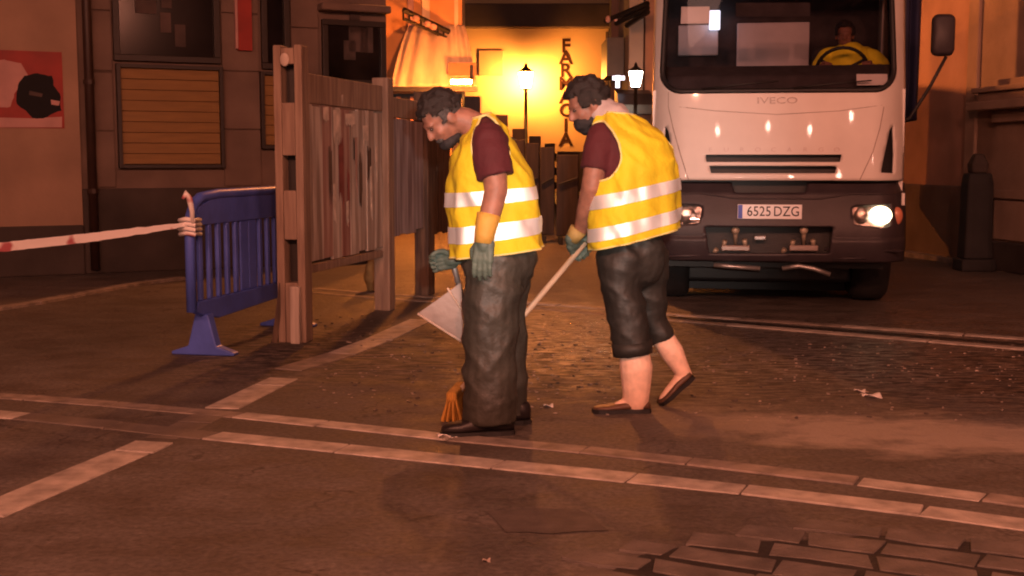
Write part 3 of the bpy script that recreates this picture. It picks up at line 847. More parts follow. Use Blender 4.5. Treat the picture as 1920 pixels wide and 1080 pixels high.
rbox('plinth', -6, ux(1846), .052, 0.12, 0, 0.34, 'stone_dark', bevel=0.02)
rbox('plinth', ux(1818), ux(1560), .002, 0.06, 0.0, uz(1740, 330) * 0 + 0.95, 'stone', bevel=0.02)
# moulded bracket
zc = uz(1895, 190)
for z0, z1, o1, pl in ((-.24, -.1, .16, 1884), (-.1, .0, .34, 1862), (.0, .1, .26, 1872), (.1, .16, .32, 1868), (.16, .24, .2, 1880)):
    rbox('moulding', -6, ux(pl, 190), .054, o1, zc + z0 + .001, zc + z1, 'rstone', bevel=0.012)
rbox('sill_stone', -6, ux(1870, 350), .054, 0.11, uz(1890, 372), uz(1890, 356), 'rstone', bevel=0.01)
rbox('pedestal', -6, ux(1880, 300), .054, 0.09, 0.36, uz(1890, 376), 'rstone', bevel=0.01)
# blue banner hanging beside the cab
bb_ = W(1712, 226, 14.4)
hb = thing('hanging_banner', 'dark blue folded banner hanging between the truck and the right wall', 'banner', (bb_.x, 14.4, bb_.z))
def banf(u, v):
    w = (W(1733, 0, 14.4).x - W(1688, 0, 14.4).x)
    return V((W(1688, 0, 14.4).x + w * u - (0.03 * (1 - v) * (u)), 14.4 + 0.05 * math.sin(u * 14 + v), bb_.z + v * 2.6 + (u - .5) * .05 * (1 - v)))
link('cloth', sheet(lin(0, 1, 20), lin(0, 1, 8), banf).mesh('cloth'), 'navy', hb, True, solid=0.015)
MB().tube([banf(0, 1) + V((-.05, 0, 0)), banf(1, 1) + V((.6, 0, 0))], 0.025, 8).build('rod', 'iron', hb)
MB().tube([banf(0, 0), banf(1, 0)], 0.02, 8).build('hem_rod', 'iron', hb)
# dark bin post
bp_ = G(1826, 507)
bn2 = thing('stone_post', 'dark squat stone post standing against the right hand wall', 'post', bp_)
q4 = lambda w, d, z: [bp_ + V((x * w, y * d, z)) for x, y in ((-1, -1), (-.6, -1.15), (.6, -1.15), (1, -1), (1, 1), (-1, 1))]
MB().loft([q4(.2, .16, 0), q4(.2, .16, .14)]).build('base', 'binmat', bn2, bevel=.02)
MB().loft([q4(.165, .13, .141), q4(.155, .12, .5), q4(.15, .115, 1.0), q4(.13, .1, 1.12)]).build('shaft', 'binmat', bn2, bevel=.02)
MB().loft([q4(.09, .08, 1.121), q4(.1, .085, 1.22), q4(.05, .05, 1.34)]).build('finial', 'stone_dark', bn2, bevel=.02)


# ------------------------------------------------------------------ WEATHERED NOTICE HOARDING (timber posts and boards)
B1, B2, B3 = G(555, 640), G(722, 581), G(797, 552)
bd = (B2 - B1).normalized(); bn_ = V((bd.y, -bd.x, 0))            # bn_ looks to the street side
ho = thing('notice_hoarding', 'weathered timber hoarding on tall slotted posts with peeling boards beside the blue barrier', 'hoarding', B1)
RB_ = Matrix.Rotation(math.atan2(bd.y, bd.x), 3, 'Z')
def hbox(mb, base, along, out, z, d):
    """box at base + offsets in the hoarding's own directions"""
    return mb.box(base + bd * along + bn_ * out + V((0, 0, z)), d, RB_)
H1 = 2.05
def slotted_post(base, H, wx, wy, turn):
    """post built from two stiles and cross blocks, so the slots are real recesses"""
    RM = Matrix.Rotation(turn, 3, 'Z'); ax = RM @ V((1, 0, 0)); ay = RM @ V((0, 1, 0))
    f = MB()
    for s_ in (-1, 1):
        f.box(base + ax * s_ * (wx / 2 - .028) + V((0, 0, H / 2)), (.056, wy, H), RM)
    p = f.build('post', 'wood', ho, bevel=0.008)
    zs = [(0, .42), (.72, 1.06), (1.30, 1.66), (1.92, H - .02)]
    for z0, z1 in zs:
        MB().box(base + V((0, 0, (z0 + z1) / 2)) - ay * 0.004, (wx - .114, wy - .016, z1 - z0), RM).build('cross_block', 'wood', p, bevel=0.006)
    MB().box(base + ay * (wy * .34) + V((0, 0, H / 2)), (wx - .116, wy * .25, H - .05), RM).build('slot_back', 'frame', p)
slotted_post(B1, H1, 0.205, 0.15, R(-10))
capb = B1 + V((-.03, -.085, H1 - .1))
MB().ell(capb + V((0, .01, 0)), (.032, .008, .045)).build('knot', 'peel', ho, True)
for b, h, w in ((B2, 1.95, .15), (B3, 1.9, .2)):
    MB().box(b + V((0, 0, h / 2)), (w, .14, h), RB_).build('post', 'wood_dark' if b is B3 else 'wood', ho, bevel=0.01)
def boards(p0, p1, z0, z1, n, mats, name='plank'):
    d = (p1 - p0); L_ = d.length; d.normalize()
    for k in range(n):
        a = p0 + d * (L_ * k / n + .001); b = p0 + d * (L_ * (k + 1) / n - .001)
        c = (a + b) / 2 + bn_ * (0.01 + random.uniform(-.0025, .0025))
        zz0, zz1 = z0 + random.uniform(-.02, .02), z1 + random.uniform(-.008, .008)
        MB().box(c + V((0, 0, (zz0 + zz1) / 2)), ((b - a).length, .024, zz1 - zz0), RB_).build(name, mats[k % len(mats)], ho, bevel=0.004)
e1, e2 = B1 + bd * .12, B2 - bd * .1
boards(e1, e2, .53, 1.66, 9, ['peel', 'peel', 'peel_red', 'peel', 'peel_red', 'peel', 'peel', 'peel', 'peel'])
for z0, z1, o in ((1.67, 1.88, .012), (.46, .52, .006)):
    mb = MB(); c = (e1 + e2) / 2 + bn_ * o
    mb.box(c + V((0, 0, (z0 + z1) / 2)), ((e2 - e1).length, .04, z1 - z0), RB_); mb.build('rail', 'wood', ho, bevel=0.006)
e3, e4 = B2 + bd * .1, B3 - bd * .11
boards(e3, e4, .62, 1.62, 4, ['peel_grey'])
MB().box((e3 + e4) / 2 + V((0, 0, 1.72)), ((e4 - e3).length, .04, .17), RB_).build('rail', 'wood', ho, bevel=0.006)
boards(B3 + bd * .12, B3 + bd * .8, .55, 1.55, 3, ['wood_dark'])
# torn poster scraps stuck to the boards
for k, (u, z, w, h) in enumerate(((.25, 1.58, .1, .16), (.38, 1.5, .14, .3), (.55, 1.56, .2, .14), (.62, 1.2, .05, .5), (.75, 1.45, .12, .2),
                                  (.82, 1.0, .04, .45), (.34, .95, .06, .3), (.9, 1.25, .05, .3), (.5, .85, .05, .22), (.45, 1.72, .03, .09))):
    c = e1.lerp(e2, u) + bn_ * .034 + V((0, 0, z))
    pts = [c + bd * (w / 2) + V((0, 0, h / 2)), c - bd * (w / 2) + V((0, 0, h / 2 - .01))]
    for i in range(9):
        q = -w / 2 + w * i / 8
        pts.append(c + bd * q + V((0, 0, -h / 2 * (1 if i % 2 else .35) * random.uniform(.2, 1.1))))
    MB().prism(pts, bn_ * .002).build('poster_scrap', 'scrap' if k not in (3,) else 'peel_red', ho)
for k, (u, z, w, h, m) in enumerate(((.3, 1.16, .06, .42, 'wood_dark'), (.43, 1.18, .1, .5, 'markred'), (.52, 1.05, .05, .3, 'markred'), (.68, 1.12, .07, .4, 'wood_dark'), (.8, 1.25, .09, .3, 'wood_dark'), (.6, 1.35, .03, .2, 'frame'))):
    c = e1.lerp(e2, u) + bn_ * .031 + V((0, 0, z)); pts = []
    for i in range(7): pts.append(c + bd * (w / 2 - w * i / 6) + V((0, 0, h / 2 * random.uniform(.5, 1.1))))
    for i in range(7): pts.append(c + bd * (-w / 2 + w * i / 6) + V((0, 0, -h / 2 * random.uniform(.3, 1.15))))
    MB().prism(pts, bn_ * .0015).build('paint_mark', m, ho)
# foot braces of the near post
MB().prism([B1 + V((-.16, -.06, 0)), B1 + V((-.1, -.06, .42)), B1 + V((-.1, .1, .42)), B1 + V((-.16, .1, 0))], (.04, 0, 0)).build('brace', 'wood_dark', ho)
MB().box(B1 + V((.02, -.105, .2)), (.07, .04, .4), Matrix.Rotation(R(-14), 3, 'Z')).build('brace', 'peel', ho, bevel=.005)
# sack under the boards
sk = G(700, 545)
mb = MB().ell(sk + V((0, 0, .15)), (.09, .1, .17)).ell(sk + V((-.02, 0, .31)), (.04, .05, .06))
o = link('rubble_sack', remeshed(mb, .014, 4, lambda c: .014 * noise.noise(c * 14)), 'sack', None, True)
tag(o, 'small ochre sack standing behind the timber hoarding', 'sack')

# ------------------------------------------------------------------ BLUE PLASTIC BARRIER
A0, A1 = G(362, 672), G(556, 606)
ad = (A1 - A0).normalized(); an = V((ad.y, -ad.x, 0)); RA_ = Matrix.Rotation(math.atan2(ad.y, ad.x), 3, 'Z')
BL = (A1 - A0).length
br = thing('pedestrian_barrier', 'blue plastic crowd barrier with tape tied to its end', 'barrier', A0)
def ap(l, z, o=0): return A0 + ad * l + an * o + V((0, 0, z))
prof = [(.0, .3), (.0, .84), (.02, .92), (.07, .99), (.16, 1.03), (.4, 1.045), (BL - .3, 1.045), (BL - .08, 1.0), (BL, .86), (BL, .3)]
fr = MB().tube([ap(l, z) for l, z in prof], .034, 8)
fr.build('frame', 'blue', br, True)
up = [ap(.05, .86, -.02), ap(.12, .96, -.02), ap(BL - .12, .96, -.02), ap(BL - .05, .86, -.02)]
MB().prism([ap(.045, .85, -.018), ap(.11, .97, -.018), ap(.3, 1.02, -.018), ap(BL - .2, 1.02, -.018), ap(BL - .04, .85, -.018)], an * .036).build('top_panel', 'blue', br, bevel=.006)
MB().prism([ap(0, .30, -.025), ap(.06, .36, -.025), ap(BL - .06, .36, -.025), ap(BL, .30, -.025), ap(BL - .2, .25, -.025), ap(.35, .22, -.025), ap(.1, .27, -.025)], an * .05).build('bottom_rail', 'blue', br, bevel=.008)
ns = 12
for k in range(ns):
    l = .06 + (BL - .12) * (k + .5) / ns
    w = .045
    if k in (5, 6): w = (BL - .12) / ns - .004
    MB().box(ap(l, .605), (w, .03 if k not in (5, 6) else .018, .49), RA_).build('slat', 'blue', br, bevel=.008)
for l in (.17, BL - .16):
    f = MB()
    c = ap(l, 0)
    f.prism([c + an * -.22 - ad * .04, c + an * .22 - ad * .04, c + an * .22 - ad * .04 + V((0, 0, .02)), c + an * .1 - ad * .04 + V((0, 0, .06)),
             c + an * .045 - ad * .04 + V((0, 0, .27)), c - an * .045 - ad * .04 + V((0, 0, .27)), c - an * .1 - ad * .04 + V((0, 0, .06)), c - an * .22 - ad * .04 + V((0, 0, .02))], ad * .08)
    f.build('foot', 'blue', br, bevel=.008)
# barrier tape
tp = thing('barrier_tape', 'white and red barrier tape stretched from the blue barrier out of view', 'tape', ap(0, .8))
T0, T1 = ap(-.02, .865), W(-170, 478, 6.2)
def tapef(u, v):
    p = T0.lerp(T1, u); p.z -= .015 * math.sin(math.pi * u)
    tw = .5 * math.sin(u * 6 + .4) * (1 - u) + .9 * (1 - u) ** 6
    w = .052 * (v - .5)
    return p + V((0, math.sin(tw) * w, math.cos(tw) * w)) + V((0, .01 * noise.noise(V((u * 30, v * 3, 0))), .006 * noise.noise(V((u * 25, 4, 0)))))
link('ribbon', sheet(lin(0, 1, 60), lin(0, 1, 5), tapef).mesh('ribbon'), 'tape', tp, True)
kn = MB()
for k in range(4): kn.tube([ap(-.035 + .0 * k, .80 + .03 * k, .05), ap(-.045, .81 + .03 * k, 0), ap(-.03, .80 + .03 * k, -.05), ap(.05, .8 + .03 * k, -.05), ap(.05, .8 + .03 * k, .05)], .014, 6, closed=True)
kn.build('knot', 'tape', tp, True)
tail = [ap(-.03, .86, .04), ap(-.06, .95, .05), ap(-.09, 1.03, .05), ap(-.10, 1.06, .03), ap(-.12, 1.03, .02)]
MB().tube(tail, [.012, .016, .02, .024, .01], 6).build('loose_end', 'tape', tp, True)

# ------------------------------------------------------------------ TRUCK
TO = V((W(1457, 300, 10.2).x, 10.2, 0)); TYAW = R(-9)
tk = thing('truck', 'white cab of a street cleaning truck with one headlight blazing', 'truck', TO, rot=TYAW, local=True)
TRM = Matrix.Rotation(TYAW, 3, 'Z'); TX, TYv = TRM @ V((1, 0, 0)), TRM @ V((0, 1, 0))
def TL(px, py, dy=0.0):
    d = ray(px, py); o = V((0, 0, CAMH)); c = TO + TYv * dy
    t = (c - o).dot(TYv) / d.dot(TYv); p = o + d * t - TO
    return (p.dot(TX), p.z)
def TW(x, y, z): return TO + TX * x + TYv * y + V((0, 0, z))
HW = 1.035
ZB, ZT = TL(1457, 338)[1], 2.95
ZS = TL(1457, 166)[1]
def yf(x, z):
    a = max(0.0, (abs(x) - .74) / (HW - .74))
    return .05 * (x / HW) ** 2 + .2 * a ** 2.6 + (max(0, z - ZS) * .26 if z > ZS else (ZS - z) * -.075)
def fpt(x, z, out=0): return V((x, yf(x, z) - out, z))
xl_, zl_ = TL(1243, 80); xr_, _ = TL(1681, 80)
zbot = TL(1457, 158)[1]
ws = []
for (x, z) in rrect(xl_ - .012, xr_ + .012, zbot - .03, 2.86, .16, 7):
    if z < zbot + .3: z -= .055 * (1 - (abs(x) / HW) ** 2) * max(0, 1 - (z - zbot + .03) / .25)
    x *= 1 - max(0, z - ZS) * .03
    ws.append((x, z))
def densify(poly, step=.03):
    out = []
    for i in range(len(poly)):
        a, b = poly[i - 1], poly[i]; n = max(1, int(math.dist(a, b) / step))
        for k in range(n): out.append((a[0] + (b[0] - a[0]) * k / n, a[1] + (b[1] - a[1]) * k / n))
    return out
ws = densify(ws)
def slotpoly(p0, p1, q0, q1):
    (xa_, z1), (xb_, z0) = TL(p0, q0), TL(p1, q1)
    return xa_, xb_, z0, z1
sx0, sx1, sz0, sz1 = slotpoly(1322, 1577, 290, 304)
tx0, tx1, tz0, tz1 = slotpoly(1330, 1568, 311, 325)
slot1 = densify([(sx0, sz1), (sx0 + .012, sz0), (sx1 - .012, sz0), (sx1, sz1)], .05)
slot2 = densify([(tx0, tz1), (tx0 + .015, tz0), (tx1 - .015, tz0), (tx1, tz1)], .05)
ik = [TL(*q) for q in ((1676, 232), (1668, 245), (1655, 300), (1650, 324), (1676, 325), (1678, 290))]
ikl = [(-x, z) for x, z in ik][::-1]
zz = sorted(set([round(v, 4) for v in lin(ZB, ZT, 88)] + [sz0, sz1, tz0, tz1]))
shell = sheet(lin(-HW, HW, 92), zz, lambda x, z: fpt(x, z), [ws, slot1, slot2, densify(ik, .02), densify(ikl, .02)])
link('cab_front', shell.mesh('cab_front'), 'white', tk, True, solid=.018)
for nm, yy in (('grille_slot', 1), ):
    MB().bb(sx0 - .03, sx1 + .03, .045, .06, tz0 - .03, sz1 + .03).build(nm, 'black', tk)
for sgn_ in (-1, 1):
    x0, x1 = sorted((sgn_ * (min(p[0] for p in ik) - .02), sgn_ * (max(p[0] for p in ik) + .02)))
    mb = MB(); z0 = min(p[1] for p in ik) - .02; z1 = max(p[1] for p in ik) + .02
    mb.add([fpt(x0, z0, -.03), fpt(x1, z0, -.03), fpt(x1, z1, -.03), fpt(x0, z1, -.03)], [(0, 1, 2, 3)])
    mb.build('air_intake', 'black', tk)
# cab sides, roof, back wall (inside is open)
for s_ in (-1, 1):
    y0 = yf(HW, 1.2)
    MB().bb(min(s_ * HW, s_ * (HW - .04)), max(s_ * HW, s_ * (HW - .04)), y0 - .01, 1.7, .95, ZS).build('door', 'white', tk)
    MB().bb(min(s_ * HW, s_ * (HW - .04)), max(s_ * HW, s_ * (HW - .04)), 1.45, 1.7, ZS + .001, ZT).build('rear_pillar', 'white', tk)
    MB().bb(min(s_ * (HW - .02), s_ * (HW - .03)), max(s_ * (HW - .02), s_ * (HW - .03)), .5, 1.449, ZS, ZT - .1).build('side_window', 'glass', tk)
MB().bb(-HW, HW, .38, 1.72, ZT - .06, ZT).build('roof', 'white', tk)
MB().bb(-HW + .045, HW - .045, 1.64, 1.7, .95, ZT - .065).build('rear_wall', 'seatcloth', tk)
MB().bb(-HW + .045, HW - .045, .3, 1.63, .95, 1.0).build('cab_floor', 'seatcloth', tk)
# windscreen and its black rubber
pane = sheet(lin(xl_ - .05, xr_ + .05, 40), lin(zbot - .1, 2.9, 20), lambda x, z: fpt(x, z, -.022))
link('windscreen', pane.mesh('windscreen'), 'glass', tk, True)
MB().tube([fpt(x, z, .002) for x, z in ws], .023, 8, closed=True).build('windscreen_seal', 'black', tk, True)
for x0, x1 in ((-.62, .0), (.12, .74)):
    zz0 = zbot - .035
    MB().tube([fpt(x0, zz0, .02), fpt((x0 + x1) / 2, zz0 + .035, .03), fpt(x1, zz0 + .06, .025)], [.012, .009, .006], 6).build('wiper', 'black', tk, True)
# rear windows seen through the glass
def rw_(p0, p1, q0, q1, m, name, dy=1.6, th=.03):
    (xa_, za_), (xb_, zb_) = TL(p0, q0, dy), TL(p1, q1, dy)
    return MB().bb(min(xa_, xb_), max(xa_, xb_), dy - th, dy + .02, min(za_, zb_), max(za_, zb_)).build(name, m, tk, bevel=.01)
rw_(1272, 1346, 48, 104, 'rearwin', 'rear_window')
rw_(1382, 1516, 44, 126, 'rearwin', 'rear_window')
rw_(1330, 1350, 20, 56, 'sign_and_glint', 'lamp_glint', 1.5)  # glowing block painted in for a lamp's reflection; no lamp is fitted here
def on_glass(name, q, m):
    pts = [TL(*p, .15) for p in q]
    MB().prism([V((x, yf(x, z) + .03, z)) for x, z in pts], (0, .004, 0)).build(name, m, tk)
on_glass('paper_pass', [(1277, 10), (1331, 10), (1330, 43), (1276, 43)], 'paper')
on_glass('paper_pass', [(1604, 140), (1663, 139), (1663, 160), (1604, 161)], 'paper')
on_glass('sun_visor', [(1380, 3), (1520, 3), (1520, 30), (1380, 30)], 'seatcloth')
# dashboard, seat, wheel
(_, zd) = TL(1457, 124, .5)
MB().prism([V((-HW + .06, .22, 1.2)), V((-HW + .06, .22, zd - .1)), V((-HW + .06, .45, zd)), V((-HW + .06, .75, zd - .02)), V((-HW + .06, .75, 1.2))], (2 * HW - .12, 0, 0)).build('dashboard', 'seatcloth', tk, bevel=.03)
dxs = TL(1585, 100, .95)[0]
MB().bb(dxs - .26, dxs + .26, 1.2, 1.4, 1.35, 2.3).build('seat', 'seatcloth', tk, bevel=.06)
MB().bb(dxs - .26, dxs + .26, .85, 1.2, 1.35, 1.5).build('seat', 'seatcloth', tk, bevel=.06)
wc = V((TL(1578, 138, .72)[0], .72, TL(1578, 138, .72)[1] + .02))
tm = Matrix.Rotation(R(-62), 3, 'X')
ringp = [wc + tm @ V((.22 * math.cos(2 * math.pi * k / 28), .22 * math.sin(2 * math.pi * k / 28), 0)) for k in range(28)]
sw = MB().tube(ringp, .016, 8, closed=True).build('steering_wheel', 'black', tk, True)
spk = MB()
for a in (90, 210, 330): spk.tube([wc, wc + tm @ V((.21 * math.cos(R(a)), .21 * math.sin(R(a)), 0))], .014, 6)
spk.ell(wc, (.05, .05, .03), tm); spk.build('spoke', 'black', sw, True)
# seams of the front flap, badge, lettering
def seam(q, r=.0045):
    pts = [TL(*p) for p in q]
    fine = []
    for i in range(len(pts) - 1):
        for k in range(6): fine.append((pts[i][0] + (pts[i + 1][0] - pts[i][0]) * k / 6, pts[i][1] + (pts[i + 1][1] - pts[i][1]) * k / 6))
    fine.append(pts[-1])
    MB().tube([fpt(x, z, -.0015 + .009) for x, z in fine], r, 5).build('panel_seam', 'badge', tk)
seam([(1253, 172), (1253, 200), (1262, 240), (1276, 290), (1291, 337)])
seam([(1658, 200), (1650, 240), (1636, 285), (1611, 337)])
seam([(1262, 199), (1340, 208), (1457, 215), (1575, 208), (1655, 197)], .003)
lx_, lz_ = TL(1457, 189)
text('maker_lettering', 'IVECO', .075, 'badge', tk, (lx_, yf(lx_, lz_) - .014, lz_), sx=1.55)
for ch, px in zip('EUROCARGO', lin(1332, 1568, 9)):
    x, z = TL(px, 281)
    text('model_lettering', ch, .05, 'badge2', tk, (x, yf(x, z) - .012, z), sx=1.3)
# bumper
BZ0, BZ1 = TL(1457, 489)[1], TL(1457, 342)[1]
def by(x, z):
    v = (z - BZ0) / (BZ1 - BZ0)
    edge = max(0, (abs(x) - .8) / .27)
    dip = .0
    p = .02 + .075 * math.sin(math.pi * min(1, max(0, v * 1.12)) ** .8)
    if v > .86: p -= .07 * ((v - .86) / .14)
    if v < .3: p += .03
    return .05 * (x / HW) ** 2 + .24 * edge ** 2.4 - p
hl = [TL(*q) for q in ((1596, 390), (1604, 386), (1668, 383), (1668, 424), (1655, 427), (1600, 420))]
hll = [(-x, z) for x, z in hl][::-1]
no = densify([TL(*q) for q in ((1322, 424), (1560, 424), (1552, 474), (1330, 474))], .05)
top_gap = densify([TL(*q) for q in ((1372, 343), (1515, 343), (1510, 362), (1378, 362))], .05)
bz = lin(BZ0, BZ1 - .004, 44)
bsh = sheet(lin(-1.06, 1.06, 90), bz, lambda x, z: V((x, by(x, z), z)), [densify(hl, .02), densify(hll, .02), no, top_gap])
link('bumper', bsh.mesh('bumper'), 'bumper', tk, True, solid=.02)
MB().tube([V((x, by(x, zz_) - .012, zz_)) for x, zz_ in ((x, TL(1457, 372 + 0 * abs(x))[1] + .04 * min(1, max(0, (abs(x) - .35) / .25))) for x in lin(-1.0, 1.0, 40))], .008, 6).build('bumper_ridge', 'bumper', tk, True)
MB().bb(-.75, .75, .1, .16, BZ0, BZ1 + .02).build('bumper_core', 'black', tk)
MB().bb(-1.0, 1.0, .17, 1.6, BZ1 - .01, ZB + .01).build('bumper_gap', 'black', tk)
for poly, lit in ((hl, True), (hll, False)):
    xs = [p[0] for p in poly]; zs_ = [p[1] for p in poly]
    cx, cz = sum(xs) / len(xs), sum(zs_) / len(zs_)
    yb = by(cx, cz)
    mb = MB()
    for (sc_, dy) in ((1.06, .01), ): mb.prism([V((cx + (x - cx) * sc_, by(x, z) + .055, cz + (z - cz) * sc_)) for x, z in poly], (0, .02, 0))
    hd_ = mb.build('headlight', 'lens', tk)
    out = 1 if lit else -1
    if lit:
        lc = V((TL(1650, 404)[0], 0, TL(1650, 404)[1])); lc.y = by(lc.x, lc.z) + .03
        MB().ell(lc, (.095, .03, .08)).build('bulb_lens', 'headlamp', hd_, True)
        MB().ell(V((TL(1615, 403)[0], by(TL(1615, 403)[0], lc.z) + .035, lc.z)), (.06, .03, .07)).build('reflector', 'lens', hd_, True)
    else:
        MB().ell(V((cx + .02, yb + .04, cz)), (.08, .03, .075)).build('reflector', 'lens', hd_, True)
        MB().ell(V((cx + .08, yb + .02, cz - .02)), (.03, .02, .035)).build('bulb_lens', 'paper', hd_, True)
    q = [(x, z) for x, z in poly]
    mb = sheet(lin(min(xs) - .005, max(xs) + .005, 8), lin(min(zs_) - .005, max(zs_) + .005, 4), lambda x, z: V((x, by(x, z) + .012, z)))
    link('headlight_glass', mb.mesh('headlight_glass'), 'glass', hd_, True)
    ix = TL(1683, 404)[0] * out
    MB().ell(V((ix, by(ix, cz) - .004, cz)), (.05, .03, .075)).build('indicator', 'amber', tk, True)
x, z = TL(1697, 374)
MB().bb(x - .012, x + .012, by(1.0, z) - .03, by(1.0, z), z - .05, z + .05).build('side_marker', 'paper', tk)
# number plate
(pxa, pza), (pxb, pzb) = TL(1383, 383, -.1), TL(1503, 411, -.1)
pl = MB().bb(pxa, pxb, -.118, -.108, pzb, pza).build('number_plate', 'plate', tk, bevel=.003)
MB().bb(pxa + .004, pxa + .04, -.1195, -.1182, pzb + .004, pza - .004).build('blue_band', 'plateblue', pl)
text('plate_number', '6525', .115, 'ink', tk, (pxa + .045 + (pxb - pxa - .04) * .27, -.121, (pza + pzb) / 2), sx=.87, ext=.001)
text('plate_number', 'DZG', .115, 'ink', tk, (pxa + .045 + (pxb - pxa - .04) * .73, -.121, (pza + pzb) / 2), sx=.87, ext=.001)
# wash nozzles in the bumper opening
for cx_ in (1379, 1507):
    for k, (dx, dyp) in enumerate(((-36, 36), (-20, 20), (0, 0), (17, 18))):
        x, z = TL(cx_ + dx, 432 + dyp, -.02)
        x2, z2 = TL(cx_ + dx * 1.15, 462 + dyp * .4, .02)
        mb = MB().tube([V((x2, .05, z2)), V((x, -.02, z))], [.012, .022], 8)
        if k == 2: mb.ell(V((x, -.03, z)), (.034, .02, .034))
        mb.build('wash_nozzle', 'brass', tk, True)
    x, z = TL(cx_, 462)
    MB().bb(x - .12, x + .12, -.01, .06, z - .04, z + .01).build('nozzle_block', 'badge', tk, bevel=.01)
x, z = TL(1425, 446)
MB().bb(x - .05, x + .05, -.02, .05, z - .02, z + .02).build('valve', 'steel', tk, bevel=.01)
for q in ([(1338, 496), (1370, 499), (1425, 503)], [(1466, 503), (1497, 498), (1525, 503), (1556, 514)]):
    MB().tube([V((TL(*p)[0], -.03, TL(*p)[1])) for p in q], .02, 8).build('spray_pipe', 'steel', tk, True)
for q in ([(1240, 480), (1335, 477)], [(1545, 466), (1690, 470)], [(1560, 484), (1622, 483)]):
    MB().tube([V((TL(*p)[0], -.06, TL(*p)[1])) for p in q], .012, 8).build('step_edge', 'bumper', tk, True)
# running gear
MB().bb(-.9, .9, .2, 6.5, .36, .94).build('chassis', 'black', tk)
MB().bb(-.74, .74, .9, 1.3, .17, .355).build('axle', 'black', tk, bevel=.03)
MB().bb(-1.06, 1.06, 1.56, 1.6, .03, .9).build('underbody_screen', 'black', tk)  # one full-width black sheet, added to keep the underside dark
MB().bb(-1.05, 1.05, 2.0, 7, .95, 2.75).build('tank_body', 'bumper', tk, bevel=.05)
for yy in (1.1, 4.6):
    for s_ in (-1, 1):
        c = V((s_ * .88, yy, .43))
        w_ = MB().lathe([(.25, -.15), (.38, -.16), (.42, -.12), (.43, -.06), (.43, .06), (.42, .12), (.38, .16), (.25, .15)], c, 'x').build('wheel', 'tyre', tk, True)
        MB().lathe([(.05, -.1), (.24, -.12), (.24, .12), (.05, .1)], c, 'x').build('rim', 'steel', w_, True)
for s_ in (-1, 1):
    MB().bb(s_ * .88 - .2, s_ * .88 + .2, .5, 1.62, .9, .945).build('mudguard', 'black', tk)
# mirror on its arm
(m0, n1), (m1, n0) = TL(1749, 26, .25), TL(1789, 105, .25)
ring = lambda y, k: [V((m0 + (m1 - m0) * .5 + (px_ - (m0 + m1) / 2) * k, y, (n0 + n1) / 2 + (pz_ - (n0 + n1) / 2) * k)) for px_, pz_ in rrect(m0, m1, n0, n1, .05, 4)]
mi = MB().loft([ring(.2, .8), ring(.22, .95), ring(.27, 1.0), ring(.32, .96)]).build('mirror', 'bumper', tk, True)
ar = [TL(1774, 106, .26), TL(1745, 160, .3), TL(1706, 222, .34)]
MB().tube([V((ar[0][0], .26, ar[0][1])), V((ar[1][0], .3, ar[1][1])), V((ar[2][0], .34, ar[2][1])), V((HW - .02, .36, ar[2][1] - .02))], .014, 8).build('mirror_arm', 'black', tk, True)

# ------------------------------------------------------------------ PEOPLE
def head_axes(f, up=V((0, 0, 1))):
    f = f.normalized(); r = f.cross(up).normalized(); u = r.cross(f).normalized()
    return r, f, u
def head_shapes(mb, c, f, k=1.0):
    r, f, u = head_axes(f); Mx = Matrix((r, f, u)).transposed()
    E = lambda x, y, z, rad: mb.ell(c + r * x * k + f * y * k + u * z * k, [q * k for q in rad], Mx)
    E(0, -.012, .028, (.077, .097, .092)); E(0, .022, -.03, (.064, .07, .085)); E(0, .048, -.092, (.04, .037, .03))
    E(0, .078, .02, (.052, .018, .013)); E(0, .082, -.064, (.025, .014, .011)); E(.04, .05, -.03, (.022, .03, .025)); E(-.04, .05, -.03, (.022, .03, .025))
    for s_ in (-1, 1): E(s_ * .078, -.01, -.01, (.012, .024, .034))
    mb.limb([c + f * .086 * k + u * .008 * k, c + f * .104 * k - u * .032 * k], [.011 * k, .016 * k], 10)
    return Mx
def eyes(c, Mx, parent):
    r, f, u = Mx.col[0], Mx.col[1], Mx.col[2]
    for s_ in (-1, 1):
        MB().ell(c + r * .031 * s_ + f * .083 + u * .002, (.013, .01, .007), Mx).build('eye', 'eye', parent, True)
def hair(c, Mx, m, parent, line, grow=1.07, tuft=.008, name='hair'):
    mb = MB().ell(V((0, -.012, .028)), (.077 * grow, .097 * grow, .092 * grow), None, 48, 32)
    keep = [f_ for f_ in mb.f if line(sum((mb.v[i] for i in f_), V()) / len(f_))]
    vs_ = []
    for p in mb.v:
        n = (p - V((0, -.012, .028))).normalized()
        q = p + n * (tuft * noise.noise(p * 38) + tuft * .6 * noise.noise(p * 90))
        vs_.append(c + Mx @ q)
    used = sorted({i for f_ in keep for i in f_}); mp = {i: k for k, i in enumerate(used)}
    m2 = MB().add([vs_[i] for i in used], [tuple(mp[i] for i in f_) for f_ in keep])
    return link(name, m2.mesh(name), m, parent, True, solid=.016)

